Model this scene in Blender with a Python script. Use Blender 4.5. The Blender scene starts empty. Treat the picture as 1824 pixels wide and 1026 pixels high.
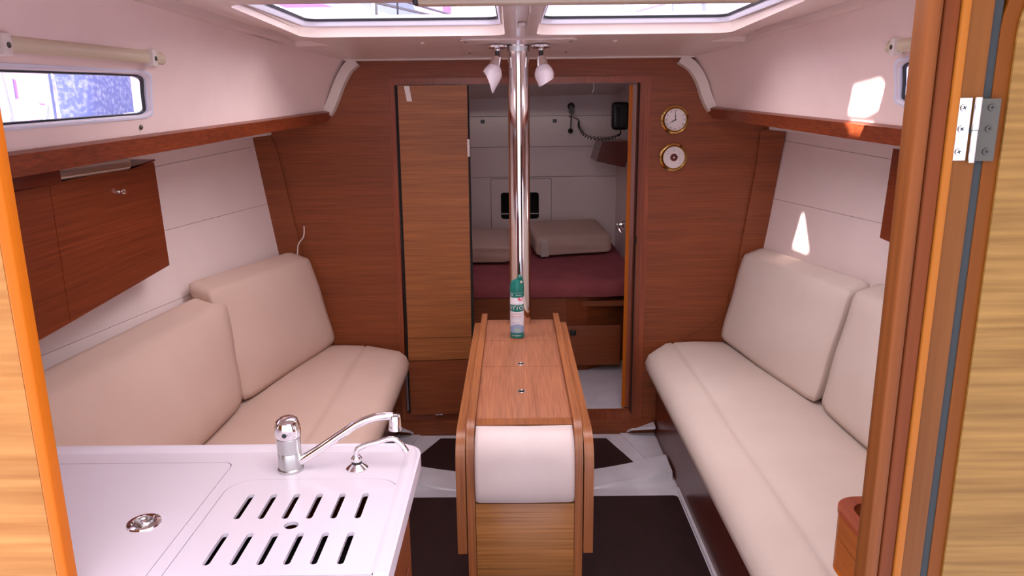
import bpy, bmesh, math, random
from mathutils import Vector, Matrix
from mathutils.geometry import tessellate_polygon, delaunay_2d_cdt
random.seed(3)
C = bpy.context.scene.collection
sc = bpy.context.scene
R = math.radians

# ------------------------------------------------------------------ camera, world, sun, exposure
H = 1.55
cam = bpy.data.cameras.new('camera'); camo = bpy.data.objects.new('camera', cam); C.objects.link(camo)
cam.sensor_width = 36; cam.lens = 1350/1824*36; cam.clip_start = .02; cam.clip_end = 500
camo.matrix_world = Matrix.Translation((0, 0, H)) @ (Matrix.Rotation(R(.2), 4, 'Z') @ Matrix.Rotation(R(90-13.6), 4, 'X') @ Matrix.Rotation(R(-.62), 4, 'Z'))
sc.camera = camo

sc.view_settings.view_transform = 'Standard'; sc.view_settings.look = 'None'
sc.view_settings.gamma = 1; sc.view_settings.use_curve_mapping = False
sc.view_settings.exposure = -0.1

W = bpy.data.worlds.new('marina_sky'); sc.world = W; W.use_nodes = True
nt = W.node_tree; bg = nt.nodes['Background']
tcw = nt.nodes.new('ShaderNodeTexCoord'); sx = nt.nodes.new('ShaderNodeSeparateXYZ'); rp = nt.nodes.new('ShaderNodeValToRGB')
nt.links.new(tcw.outputs['Generated'], sx.inputs[0]); nt.links.new(sx.outputs['Z'], rp.inputs[0]); nt.links.new(rp.outputs[0], bg.inputs[0])
rp.color_ramp.elements[0].position = 0; rp.color_ramp.elements[0].color = (1, .95, .95, 1)
rp.color_ramp.elements[1].position = .7; rp.color_ramp.elements[1].color = (.62, .62, .86, 1)
bg.inputs[1].default_value = 2.1

SUN = Vector((.84, .28, -.47)).normalized()
sl = bpy.data.lights.new('sun', 'SUN'); sl.energy = 32; sl.angle = R(.55); sl.color = (1, .9, .8)
so = bpy.data.objects.new('sun', sl); C.objects.link(so); so.rotation_euler = SUN.to_track_quat('-Z', 'Y').to_euler(); so.location = (-3, 0, 5)

def area(name, loc, target, sx_, sy_, e, col):
    l = bpy.data.lights.new(name, 'AREA'); l.shape = 'RECTANGLE'; l.size = sx_; l.size_y = sy_; l.energy = e; l.color = col
    o = bpy.data.objects.new(name, l); C.objects.link(o); o.location = loc
    o.rotation_euler = (Vector(target)-Vector(loc)).to_track_quat('-Z', 'Y').to_euler()
    return o
# added area lamp, fills the saloon from behind and above the viewer
area('aft_fill', (0, -.9, 2.45), (.05, 2.6, .6), 1.5, 1.0, 15, (1, .87, .76))
# added area lamp over the unseen roof opening, brightens the saloon
area('galley_roof_fill', (.02, .95, 2.2), (.15, 2.5, .3), .75, .75, 9, (1, .90, .82))
# daylight falling through the two deck hatches
area('deck_hatch_daylight', (.02, 2.43, 2.32), (.02, 2.43, 0), 2.3, .75, 44, (1, .92, .87))

# ------------------------------------------------------------------ materials
def mat(name, col, rough=.5, metal=0, spec=.5, coat=0):
    m = bpy.data.materials.new(name); m.use_nodes = True; b = m.node_tree.nodes['Principled BSDF']
    b.inputs['Base Color'].default_value = (*col, 1); b.inputs['Roughness'].default_value = rough
    b.inputs['Metallic'].default_value = metal; b.inputs['Specular IOR Level'].default_value = spec
    b.inputs['Coat Weight'].default_value = coat; b.inputs['Coat Roughness'].default_value = .15
    return m
def lin(r, g, b):
    f = lambda c: ((c/255+.055)/1.055)**2.4 if c > 10 else c/255/12.92
    return (f(r), f(g), f(b))
def noisy(name, ca, cb, scale, rough=.5, bump=.0, detail=3, spec=.5, dist=.002, coat=0, lo=.35, hi=.65, rot=(0, 0, 0)):
    m = mat(name, ca, rough, spec=spec, coat=coat); n = m.node_tree; b = n.nodes['Principled BSDF']
    t = n.nodes.new('ShaderNodeTexCoord'); mp = n.nodes.new('ShaderNodeMapping'); mp.inputs['Scale'].default_value = scale if hasattr(scale, '__len__') else (scale,)*3
    mp.inputs['Rotation'].default_value = rot
    no = n.nodes.new('ShaderNodeTexNoise'); no.inputs['Scale'].default_value = 1; no.inputs['Detail'].default_value = detail
    r = n.nodes.new('ShaderNodeValToRGB'); r.color_ramp.elements[0].position = lo; r.color_ramp.elements[1].position = hi
    r.color_ramp.elements[0].color = (*ca, 1); r.color_ramp.elements[1].color = (*cb, 1)
    n.links.new(t.outputs['Object'], mp.inputs[0]); n.links.new(mp.outputs[0], no.inputs[0]); n.links.new(no.outputs[0], r.inputs[0]); n.links.new(r.outputs[0], b.inputs['Base Color'])
    if bump:
        bu = n.nodes.new('ShaderNodeBump'); bu.inputs['Strength'].default_value = bump; bu.inputs['Distance'].default_value = dist
        n.links.new(no.outputs[0], bu.inputs['Height']); n.links.new(bu.outputs[0], b.inputs['Normal'])
    return m
def wood(name, ca, cb, axis='X', fine=170, along=3, rough=.38, coat=.15, rot=(0, 0, 0), bump=.12):
    s = [fine]*3; s['XYZ'.index(axis)] = along
    m = noisy(name, ca, cb, s, rough, bump, 4, coat=coat, dist=.0008, lo=.3, hi=.7, rot=rot)
    # a second, broader figure of light and dark bands
    n = m.node_tree; b = n.nodes['Principled BSDF']; l = b.inputs['Base Color'].links[0]; src = l.from_socket
    t = n.nodes.new('ShaderNodeTexCoord'); mp = n.nodes.new('ShaderNodeMapping'); s2 = [fine/9]*3; s2['XYZ'.index(axis)] = along/6
    mp.inputs['Scale'].default_value = s2; mp.inputs['Rotation'].default_value = rot
    no = n.nodes.new('ShaderNodeTexNoise'); no.inputs['Scale'].default_value = 1; no.inputs['Detail'].default_value = 2
    r = n.nodes.new('ShaderNodeValToRGB'); r.color_ramp.elements[0].position = .35; r.color_ramp.elements[1].position = .65
    r.color_ramp.elements[0].color = (.88, .88, .88, 1); r.color_ramp.elements[1].color = (1.07, 1.07, 1.07, 1)
    mx = n.nodes.new('ShaderNodeMix'); mx.data_type = 'RGBA'; mx.blend_type = 'MULTIPLY'; mx.inputs[0].default_value = 1
    n.links.new(t.outputs['Object'], mp.inputs[0]); n.links.new(mp.outputs[0], no.inputs[0]); n.links.new(no.outputs[0], r.inputs[0])
    n.links.new(src, mx.inputs[6]); n.links.new(r.outputs[0], mx.inputs[7]); n.links.new(mx.outputs[2], b.inputs['Base Color'])
    return m

MAH_A, MAH_B = lin(118, 54, 22), lin(148, 76, 34)
wall_wood = wood('bulkhead_veneer', MAH_A, MAH_B, 'X', fine=240, along=4, coat=0, rough=.5)
side_wood = wood('side_veneer', lin(108, 43, 20), lin(140, 65, 33), 'Y', rough=.36)
vert_wood = wood('upright_veneer', lin(120, 50, 24), lin(160, 80, 42), 'Z')
dark_wood = wood('dark_mahogany', lin(84, 28, 14), lin(112, 42, 22), 'Y', rough=.3)
oak_x = wood('oak_leaf_veneer', lin(136, 76, 34), lin(172, 104, 52), 'X', fine=230, along=4, coat=0, rough=.5)
table_y = wood('table_top_veneer', lin(150, 88, 56), lin(180, 116, 78), 'Y', fine=260, along=7, rough=.42)
rail_y = wood('table_rail_wood', lin(138, 76, 34), lin(174, 106, 54), 'Y', fine=220, along=5, rough=.42)
for _nd in rail_y.node_tree.nodes:
    if _nd.type == 'MAPPING': _nd.inputs['Scale'].default_value[2] = 5 if _nd.inputs['Scale'].default_value[0] > 100 else 1.5
    if _nd.type == 'MAPPING' and _nd.inputs['Scale'].default_value[0] > 100: _nd.inputs['Scale'].default_value[0] = 330
front_x = wood('table_front_oak', lin(140, 88, 40), lin(184, 126, 68), 'X', fine=200, along=3)
door_face = wood('light_oak_face', lin(116, 84, 38), lin(146, 112, 58), 'X', fine=110, along=4, rough=.5, coat=.05)
door_face_slant = wood('light_oak_slanting_face', lin(164, 108, 50), lin(192, 138, 74), 'X', fine=85, along=4, rough=.5, coat=.05, rot=(0, R(-24), 0))
orange_edge = wood('orange_edge_and_glow', lin(182, 92, 10), lin(194, 104, 14), 'Z', fine=40, along=1.5, rough=.5, coat=0, bump=.03)  # real edge bands, also painted glow on box bottom and open door edge
deep_edge = wood('deep_orange_edge_band', lin(108, 56, 0), lin(118, 62, 2), 'Z', fine=40, along=1.5, rough=.5, coat=0, bump=.03)
post_red = wood('post_red_stave', lin(96, 44, 12), lin(116, 58, 20), 'Z', fine=60, along=1.5, rough=.55, coat=0)
post_light = wood('post_light_stave', lin(146, 84, 24), lin(162, 98, 30), 'Z', fine=60, along=1.5, rough=.55, coat=0)
post_mid = wood('post_brown_stave', lin(100, 58, 20), lin(122, 74, 28), 'Z', fine=60, along=1.5, rough=.55, coat=0)
post_mould = wood('post_moulding_wood', lin(100, 54, 20), lin(122, 68, 28), 'Z', fine=60, along=1.5, rough=.55, coat=0)
for _w in (post_red, post_light, post_mid, post_mould, deep_edge, door_face, door_face_slant, orange_edge):
    _w.node_tree.nodes['Principled BSDF'].inputs['Specular IOR Level'].default_value = .18
    _w.node_tree.nodes['Principled BSDF'].inputs['Coat Weight'].default_value = 0
for _w in (wall_wood, oak_x):
    for _nd in _w.node_tree.nodes:
        if _nd.type == 'MAPPING': _nd.inputs['Scale'].default_value[1] = _nd.inputs['Scale'].default_value[0]
cup_side = wood('cup_holder_side', lin(160, 84, 30), lin(186, 104, 44), 'Y', fine=70, along=3, rough=.4)
cup_wood = wood('cup_holder_mahogany', lin(150, 66, 36), lin(176, 88, 52), 'Y', fine=70, along=3, rough=.32)
gel = noisy('cream_gelcoat', lin(228, 208, 200), lin(234, 214, 206), 6, .28, spec=.5)
liner = noisy('matt_vinyl_liner', lin(240, 214, 206), lin(243, 218, 210), (8, 8, 8), .62, .15, spec=.3)
lining = noisy('satin_white_lining', lin(240, 220, 214), lin(243, 224, 218), 5, .35)
white_trim = mat('white_trim', lin(228, 215, 205), .35)
frame_white = mat('window_frame_white', lin(226, 224, 238), .3)
counter_m = noisy('white_moulded_worktop', lin(228, 220, 230), lin(231, 223, 233), 3, .2, spec=.5)
floor_white = noisy('white_moulded_sole', lin(205, 200, 206), lin(216, 210, 216), 9, .22)
floor_brown = noisy('dark_brown_sole', lin(34, 18, 18), lin(44, 24, 24), (40, 6, 6), .42)
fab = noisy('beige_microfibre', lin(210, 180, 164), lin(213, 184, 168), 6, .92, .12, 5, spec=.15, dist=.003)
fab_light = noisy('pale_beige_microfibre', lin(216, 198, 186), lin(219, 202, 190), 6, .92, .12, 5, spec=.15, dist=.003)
white_pad = noisy('white_vinyl_pad', lin(220, 204, 200), lin(228, 212, 208), 7, .5, .1)
burgundy = noisy('burgundy_cloth', lin(150, 72, 76), lin(160, 80, 84), 12, .9, .2)
chrome = mat('chrome', (.86, .84, .84), .08, 1)
chrome_soft = mat('brushed_steel', (.62, .63, .62), .3, 1)
hinge_dark = mat('dull_hinge_steel', (.075, .07, .055), .4, .45)
brass = mat('polished_brass', lin(205, 168, 98), .14, 1)
black = mat('black_plastic', (.012, .011, .012), .35)
blackhole = mat('dark_void', (.008, .006, .006), .8)  # near-black that paints the shade inside holes and gaps
gasket = mat('black_gasket', (.02, .02, .025), .5)
grey_seal = mat('blue_grey_seal', lin(58, 62, 62), .8, spec=.1)
grey_plast = mat('grey_plastic', lin(120, 122, 120), .5)
cream_pl = mat('cream_plastic', lin(214, 196, 168), .4)
dial = mat('white_dial', lin(228, 216, 212), .4)
teal = mat('teal_print', lin(16, 120, 108), .3)
can_white = mat('white_print', lin(226, 222, 230), .3)
pink = mat('pink_print', lin(226, 100, 130), .4)
red_p = mat('red_print', lin(196, 60, 70), .4)
blue_p = mat('pale_blue_print', lin(150, 170, 205), .4)
green_p = mat('pale_green_print', lin(170, 205, 150), .4)
frost = mat('frosted_glass', lin(228, 214, 216), .35)
frost.node_tree.nodes['Principled BSDF'].inputs['Subsurface Weight'].default_value = .0
glass = bpy.data.materials.new('window_glass'); glass.use_nodes = True
_n = glass.node_tree; _n.nodes.clear()
_o = _n.nodes.new('ShaderNodeOutputMaterial'); _t = _n.nodes.new('ShaderNodeBsdfTransparent'); _g = _n.nodes.new('ShaderNodeBsdfGlossy'); _m = _n.nodes.new('ShaderNodeMixShader')
_t.inputs[0].default_value = (.95, .95, 1, 1); _g.inputs[1].default_value = .03; _m.inputs[0].default_value = .03
_n.links.new(_t.outputs[0], _m.inputs[1]); _n.links.new(_g.outputs[0], _m.inputs[2]); _n.links.new(_m.outputs[0], _o.inputs[0])
canvas = mat('sun_blocker_canvas', lin(236, 234, 238), .9)
_n = canvas.node_tree; _o = _n.nodes['Material Output']; _p = _n.nodes['Principled BSDF']; _t = _n.nodes.new('ShaderNodeBsdfTranslucent'); _t.inputs[0].default_value = (.5, .47, .5, 1)
_m = _n.nodes.new('ShaderNodeMixShader'); _m.inputs[0].default_value = .25
_n.links.new(_p.outputs[0], _m.inputs[1]); _n.links.new(_t.outputs[0], _m.inputs[2]); _n.links.new(_m.outputs[0], _o.inputs[0])

# ------------------------------------------------------------------ mesh helpers
def V(*a): return Vector(a)
def link(name, bm, m, parent=None, sharp=32, smooth=True):
    bmesh.ops.remove_doubles(bm, verts=bm.verts, dist=1e-6)
    bmesh.ops.recalc_face_normals(bm, faces=bm.faces)
    if smooth:
        for f in bm.faces: f.smooth = True
        for e in bm.edges:
            if len(e.link_faces) != 2 or e.calc_face_angle(0) > R(sharp): e.smooth = False
    me = bpy.data.meshes.new(name)
    if parent is not None:
        p = parent; off = Vector((0, 0, 0))
        while p is not None: off += p.location; p = p.parent
        bmesh.ops.translate(bm, verts=bm.verts, vec=-off)
    bm.to_mesh(me); bm.free()
    for mm in (m if isinstance(m, (list, tuple)) else [m]): me.materials.append(mm)
    o = bpy.data.objects.new(name, me); C.objects.link(o)
    if parent is not None: o.parent = parent
    return o
def tag(o, label, cat, group=None):
    o['label'] = label; o['category'] = cat
    if group: o['group'] = group
    return o
def thing(name, label, cat, loc, group=None):
    o = bpy.data.objects.new(name, None); o.empty_display_size = .05; C.objects.link(o); o.location = loc
    return tag(o, label, cat, group)
def struct(name, bm, m, **k):
    o = link(name, bm, m, **k); o['kind'] = 'structure'; return o
def sroot(name, loc=(0, 0, 0)):
    o = bpy.data.objects.new(name, None); C.objects.link(o); o.location = loc; o['kind'] = 'structure'; return o

def quadface(bm, pts): return bm.faces.new([bm.verts.new(p) for p in pts])
def box(bm, a, b, bev=0, seg=2):
    x0, y0, z0 = a; x1, y1, z1 = b
    vs = [bm.verts.new(p) for p in ((x0,y0,z0),(x1,y0,z0),(x1,y1,z0),(x0,y1,z0),(x0,y0,z1),(x1,y0,z1),(x1,y1,z1),(x0,y1,z1))]
    fs = [bm.faces.new([vs[i] for i in q]) for q in ((3,2,1,0),(4,5,6,7),(0,1,5,4),(1,2,6,5),(2,3,7,6),(3,0,4,7))]
    if bev:
        es = list({e for f in fs for e in f.edges})
        bmesh.ops.bevel(bm, geom=es, offset=bev, segments=seg, affect='EDGES', profile=.5)
def prism(bm, pts, d):
    """closed polygon pts (3D) swept by vector d"""
    d = Vector(d); n = len(pts)
    a = [bm.verts.new(p) for p in pts]; b = [bm.verts.new(Vector(p)+d) for p in pts]
    bm.faces.new(a[::-1]); bm.faces.new(b)
    for i in range(n): bm.faces.new((a[i], a[(i+1) % n], b[(i+1) % n], b[i]))
def loft(bm, rings, close=True, caps=True):
    vr = [[bm.verts.new(p) for p in r] for r in rings]; n = len(vr[0])
    for a, b in zip(vr, vr[1:]):
        for i in range(n if close else n-1): bm.faces.new((a[i], a[(i+1) % n], b[(i+1) % n], b[i]))
    if caps and close: bm.faces.new(vr[0][::-1]); bm.faces.new(vr[-1])
def frame_of(t):
    t = t.normalized(); u = t.cross(V(0, 0, 1))
    if u.length < 1e-3: u = t.cross(V(1, 0, 0))
    u.normalize(); return u, t.cross(u).normalized()
def tube(bm, pts, r, n=16, caps=True):
    pts = [Vector(p) for p in pts]; rr = r if hasattr(r, '__len__') else [r]*len(pts); rings = []
    u0 = None
    for i, p in enumerate(pts):
        t = (pts[min(i+1, len(pts)-1)]-pts[max(i-1, 0)]).normalized()
        if u0 is None: u, v = frame_of(t)
        else:
            u = (u0-t*u0.dot(t)).normalized(); v = t.cross(u)
        u0 = u
        rings.append([p+(u*math.cos(a)+v*math.sin(a))*rr[i] for a in [2*math.pi*k/n for k in range(n)]])
    loft(bm, rings, True, caps)
def lathe(bm, prof, c, axis=(0, 0, 1), n=32, caps=True):
    c = Vector(c); ax = Vector(axis).normalized(); u, v = frame_of(ax)
    rings = [[c+ax*h+(u*math.cos(2*math.pi*k/n)+v*math.sin(2*math.pi*k/n))*max(r, 1e-4) for k in range(n)] for r, h in prof]
    loft(bm, rings, True, caps)
def smooth_path(pts, k=8):
    P = [Vector(p) for p in pts]; out = []
    for i in range(len(P)-1):
        a, b, c, d = P[max(i-1, 0)], P[i], P[i+1], P[min(i+2, len(P)-1)]
        for j in range(k):
            t = j/k; out.append(.5*((2*b)+(c-a)*t+(2*a-5*b+4*c-d)*t*t+(3*b-a-3*c+d)*t**3))
    out.append(P[-1]); return out
def rrect(x0, y0, x1, y1, r, n=5):
    rs = r if hasattr(r, '__len__') else (r,)*4; out = []
    for (cx, cy, a0), rr in zip(((x1, y1, 0), (x0, y1, 90), (x0, y0, 180), (x1, y0, 270)), rs):
        sxx = 1 if cx == x1 else -1; syy = 1 if cy == y1 else -1
        if rr <= 0: out.append((cx, cy)); continue
        for k in range(n+1):
            a = R(a0+90*k/n); out.append((cx-sxx*rr+rr*math.cos(a), cy-syy*rr+rr*math.sin(a)))
    return out
def circle(x, y, r, n=20, ry=None): return [(x+r*math.cos(2*math.pi*k/n), y+(ry or r)*math.sin(2*math.pi*k/n)) for k in range(n)]
def slot(x0, y0, x1, y1, r, n=6):
    a = math.atan2(y1-y0, x1-x0); out = []
    for k in range(n+1): t = a-math.pi/2+math.pi*k/n; out.append((x1+r*math.cos(t), y1+r*math.sin(t)))
    for k in range(n+1): t = a+math.pi/2+math.pi*k/n; out.append((x0+r*math.cos(t), y0+r*math.sin(t)))
    return out
def plate(bm, outer, holes, fmap, t):
    """plate with holes: 2D loops mapped by fmap(u, v, w) with w = 0 and w = t"""
    loops = [outer]+list(holes); flat = [p for l in loops for p in l]
    tris = tessellate_polygon([[Vector((p[0], p[1], 0)) for p in l] for l in loops])
    A = [bm.verts.new(fmap(p[0], p[1], 0)) for p in flat]; B = [bm.verts.new(fmap(p[0], p[1], t)) for p in flat]
    for tr in tris:
        try: bm.faces.new([A[i] for i in tr]); bm.faces.new([B[i] for i in reversed(tr)])
        except ValueError: pass
    k = 0
    for l in loops:
        n = len(l)
        for i in range(n): bm.faces.new((A[k+i], A[k+(i+1) % n], B[k+(i+1) % n], B[k+i]))
        k += n
def inside(p, loop):
    c = False; n = len(loop)
    for i in range(n):
        a, b = loop[i], loop[i-1]
        if (a[1] > p[1]) != (b[1] > p[1]) and p[0] < (b[0]-a[0])*(p[1]-a[1])/(b[1]-a[1])+a[0]: c = not c
    return c
def plateg(bm, outer, holes, fmap, t, su, sv):
    """like plate, but with a grid of inner points so that curved sheets stay smooth"""
    loops = [outer]+list(holes); pts = []; ed = []
    for l in loops:
        k = len(pts); n = len(l); pts += [Vector(p) for p in l]; ed += [(k+i, k+(i+1) % n) for i in range(n)]
    us = [p.x for p in pts]; vs = [p.y for p in pts]; nb = len(pts); base = list(pts)
    nu = int((max(us)-min(us))/su)+1; nv = int((max(vs)-min(vs))/sv)+1
    for i in range(1, nu):
        for j in range(1, nv):
            q = Vector((min(us)+(max(us)-min(us))*i/nu, min(vs)+(max(vs)-min(vs))*j/nv))
            if inside(q, outer) and not any(inside(q, h) for h in holes) and min(math.hypot((q.x-b.x)/su, (q.y-b.y)/sv) for b in base) > .45: pts.append(q)
    vo, eo, fo, *_ = delaunay_2d_cdt(pts, ed, [], 0, 1e-7)
    A = [bm.verts.new(fmap(p.x, p.y, 0)) for p in vo]; B = [bm.verts.new(fmap(p.x, p.y, t)) for p in vo]; cnt = {}
    for f in fo:
        c = sum((vo[i] for i in f), Vector((0, 0)))/len(f)
        if not inside(c, outer) or any(inside(c, h) for h in holes): continue
        bm.faces.new([A[i] for i in f]); bm.faces.new([B[i] for i in reversed(f)])
        for i in range(len(f)):
            a, b = f[i], f[(i+1) % len(f)]; key = (min(a, b), max(a, b)); cnt[key] = cnt.get(key, 0)+1
    for (a, b), c in cnt.items():
        if c == 1: bm.faces.new((A[a], A[b], B[b], B[a]))
    bmesh.ops.delete(bm, geom=[v for v in bm.verts if not v.link_faces], context='VERTS')
def resamp(loop, step):
    out = []
    for i, p in enumerate(loop):
        q = loop[(i+1) % len(loop)]; d = math.hypot(q[0]-p[0], q[1]-p[1]); n = max(1, int(d/step))
        for k in range(n): out.append((p[0]+(q[0]-p[0])*k/n, p[1]+(q[1]-p[1])*k/n))
    return out
def text(name, s, size, fmap, m, parent, extr=0, align='CENTER'):
    cu = bpy.data.curves.new('t', 'FONT'); cu.body = s; cu.size = size; cu.align_x = align; cu.align_y = 'CENTER'; cu.resolution_u = 3
    o = bpy.data.objects.new('t', cu); C.objects.link(o); dg = bpy.context.evaluated_depsgraph_get()
    me = bpy.data.meshes.new_from_object(o.evaluated_get(dg)); bpy.data.objects.remove(o); bm = bmesh.new(); bm.from_mesh(me)
    bmesh.ops.triangulate(bm, faces=bm.faces)
    for v in bm.verts: v.co = Vector(fmap(v.co.x, v.co.y))
    return link(name, bm, m, parent, smooth=False)

def cushion(name, corners, thick, m, r=.05, puff=.03, n=14, wr=.004, seed=0, back_puff=.3):
    """soft box: corners = front face (bottom-near, bottom-far, top-far, top-near); thick = vector to the back"""
    c = [Vector(p) for p in corners]; T = Vector(thick)
    lu = (c[1]-c[0]).length/2; lv = (c[3]-c[0]).length/2; lw = T.length/2
    bm = bmesh.new(); bmesh.ops.create_cube(bm, size=2); bmesh.ops.subdivide_edges(bm, edges=bm.edges, cuts=n, use_grid_fill=True)
    rnd = random.Random(seed); ph = [rnd.uniform(0, 6) for _ in range(6)]
    for v in bm.verts:
        p = V(v.co.x*lu, v.co.y*lv, v.co.z*lw)
        q = V(max(-lu+r, min(lu-r, p.x)), max(-lv+r, min(lv-r, p.y)), max(-lw+r*.8, min(lw-r*.8, p.z)))
        d = p-q
        if d.length > 1e-6: p = q+d.normalized()*min(r, d.length) if max(abs(d.x), abs(d.y), abs(d.z)) < r else q+d.normalized()*r
        u, w2, w = p.x/lu, p.y/lv, p.z/lw
        b = (1-u*u)*(1-w2*w2)
        f = c[0].lerp(c[1], (u+1)/2).lerp(c[3].lerp(c[2], (u+1)/2), (w2+1)/2)
        tt = (1-w)/2
        co = f+T*tt
        nrm = -T.normalized()
        amt = puff*b**.6 if b > 0 else 0
        co += nrm*(amt*(1-tt)-amt*tt*back_puff)
        co += nrm*wr*math.sin(u*3+ph[0]+w2*2)*math.sin(w2*4+ph[1]-u*1.5)*(1-tt)
        v.co = co
    return link(name, bm, m, sharp=80)

# ------------------------------------------------------------------ boat geometry
CX, BY = .03, 3.4
def zc(y): 
    P = [(.4, 1.83), (2.0, 1.808), (2.8, 1.787), (3.4, 1.742), (3.6, 1.73)]
    for (a, za), (b, zb) in zip(P, P[1:]):
        if y <= b: return za+(zb-za)*(y-a)/(b-a)
    return P[-1][1]
def hw_top(y):
    P = [(.3, 1.07), (1.2, .985), (2.0, .945), (2.6, .915), (3.0, .855), (3.2, .80), (3.4, .735), (3.6, .68)]
    for (a, za), (b, zb) in zip(P, P[1:]):
        if y <= b: return za+(zb-za)*(y-a)/(b-a)
    return P[-1][1]
def hw_fas(y): return .84+.18*(BY-y)
def z_fas(y): return 1.53-.043*(BY-y)
def hull(y, z): return 1.095+.14*(z-.88)+.18*(BY-y)

skin_m = mat('hull_skin_brown', lin(150, 120, 108), .8)
# floor ---------------------------------------------------------------
fl = sroot('floor')
bm = bmesh.new(); box(bm, (-1.6, .3, -.08), (1.6, 3.42, 0)); link('sole_moulding', bm, floor_white, fl)
bm = bmesh.new(); plate(bm, rrect(-.56, .5, .651, 2.785, .02), [], lambda u, v, w: V(u, v, .0005+w), .006); link('sole_panel', bm, floor_brown, fl)['label'] = 'large dark brown cabin sole panel'
arc = [(.54-1.04*k/12, 3.035-.13*math.sin(math.pi*k/12)*.75) for k in range(13)]
arc = [(x, 2.985+.24*(x-.02)**2) for x in [.53-1.02*k/14 for k in range(15)]]
bm = bmesh.new(); plate(bm, [(.428, 3.33), (.53, 3.052)]+arc[1:-1]+[(-.49, 3.05), (-.36, 3.345)], [], lambda u, v, w: V(u, v, .0005+w), .006); link('sole_panel', bm, floor_brown, fl)['label'] = 'small curved dark brown sole panel by the bulkhead'
# raised curved step of white moulding, running up onto the settee bases
bm = bmesh.new(); xs = [.66-1.2*k/26 for k in range(27)]
hz = lambda x: .006+.030*max(0, (abs(x-.02)-.2)/.45)**1.4
inn = [V(x, 2.845+.22*(x-.02)**2, hz(x)) for x in xs]; out = [V(x, 2.975+.27*(x-.02)**2, hz(x)+.004) for x in xs]
for i in range(len(xs)-1):
    a, b, c_, d = inn[i], inn[i+1], out[i+1], out[i]
    quadface(bm, (a, b, c_, d)); quadface(bm, (a-V(0, .012, a.z), b-V(0, .012, b.z), b, a)); quadface(bm, (d, c_, c_+V(0, .006, -c_.z), d+V(0, .006, -d.z)))
link('step_moulding', bm, floor_white, fl, sharp=50)
for s, xa in ((1, .545), (-1, -.50)):
    bm = bmesh.new(); x1 = .66 if s > 0 else -.575; xm = .50 if s > 0 else -.46
    prism(bm, [V(xm, 3.395, 0), V(x1, 3.395, 0), V(x1, 3.08, 0), V(xa+.03*s, 3.12, 0)], (0, 0, .006))
    prism(bm, [V(xm+.03*s, 3.398, 0), V(xm+.05*s, 3.35, .035), V(x1, 3.33, .05), V(x1, 3.398, .05)], (0, 0, .012))
    link('corner_moulding', bm, floor_white, fl)
# white gutter strip along the starboard base
bm = bmesh.new(); prism(bm, [V(.657, .5, 0), V(.669, .5, 0), V(.669, 2.84, 0), V(.657, 2.84, 0)], (0, 0, .012)); link('edge_strip', bm, floor_white, fl)

# bulkhead --------------------------------------------------------------
wf = sroot('wall_front', (0, BY, 0))
right = [(.74, 1.80), (.775, 1.76), (.81, 1.70), (.86, 1.56), (.90, 1.49), (1.22, 1.49), (1.22, 1.42)]
outer = [(x, z) for x, z in right]+[(CX+hull(BY, .5)+.02, .5), (CX+hull(BY, 0)+.02, -.02)]
lft = [(2*CX-.02-x, z) for x, z in outer[::-1]]
outer2 = lft+outer; outer2 = outer2[::-1]
hole = [(.546, .115), (.546, 1.64), (-.512, 1.64), (-.526, .115)]
bm = bmesh.new(); plate(bm, outer2, [hole], lambda u, v, w: V(u, BY+w, v), .03); link('bulkhead_panel', bm, wall_wood, wf, smooth=False)
# frame around the opening, slightly proud
bm = bmesh.new(); plate(bm, [(.602, .075), (.602, 1.665), (-.535, 1.665), (-.545, .075)], [[(.546, .115), (.546, 1.638), (-.510, 1.638), (-.524, .115)]], lambda u, v, w: V(u, BY-.006+w, v), .008)
link('opening_frame', bm, vert_wood, wf, smooth=False)
# top rail veneer piece and sill
bm = bmesh.new(); box(bm, (-.62, BY-.004, 1.69), (.66, BY, 1.74)); link('top_rail', bm, wall_wood, wf)
bm = bmesh.new(); box(bm, (-.56, BY-.012, .0), (.66, BY, .075), .003); link('sill_board', bm, wall_wood, wf)
# corner boards at both sides
bm = bmesh.new(); prism(bm, [V(-1.145, BY, 1.428), V(-1.07, BY, 1.44), V(-1.04, BY, 1.36), V(-.962, BY, .88), V(-.93, BY, .45), V(-1.05, BY, .45)], (0, -.014, 0)); link('corner_board', bm, wall_wood, wf, smooth=False)
bm = bmesh.new(); prism(bm, [V(1.197, BY, 1.44), V(1.085, BY, 1.43), V(1.074, BY, 1.26), V(1.032, BY, .93), V(.976, BY, .45), V(1.08, BY, .45)], (0, -.014, 0)); link('corner_board', bm, wall_wood, wf, smooth=False)

# white mouldings round the bulkhead top
def trim_curve(name, pts, w, d, m=white_trim):
    bm = bmesh.new(); P = smooth_path(pts, 5); rings = []
    for i, p in enumerate(P):
        t = (P[min(i+1, len(P)-1)]-P[max(i-1, 0)]).normalized(); nn = V(t.z, 0, -t.x)
        a = w*(.5+.0*i); rings.append([p+nn*a, p+nn*a*.8+V(0, -d, 0), p-nn*a*.8+V(0, -d, 0), p-nn*a])
    loft(bm, rings); return struct(name, bm, m, sharp=50)
trim_curve('trim_1', [(.722, BY, 1.736), (.775, BY, 1.700), (.813, BY, 1.645), (.838, BY, 1.58), (.862, BY, 1.535), (.895, BY, 1.508)], .052, .03)
trim_curve('trim_2', [(-.672, BY, 1.740), (-.712, BY, 1.705), (-.748, BY, 1.645), (-.778, BY, 1.58), (-.802, BY, 1.535), (-.835, BY, 1.503)], .052, .03)
bm = bmesh.new(); box(bm, (-.72, BY-.03, 1.738), (.78, BY+.02, 1.762), .004); struct('trim_3', bm, white_trim)

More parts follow.
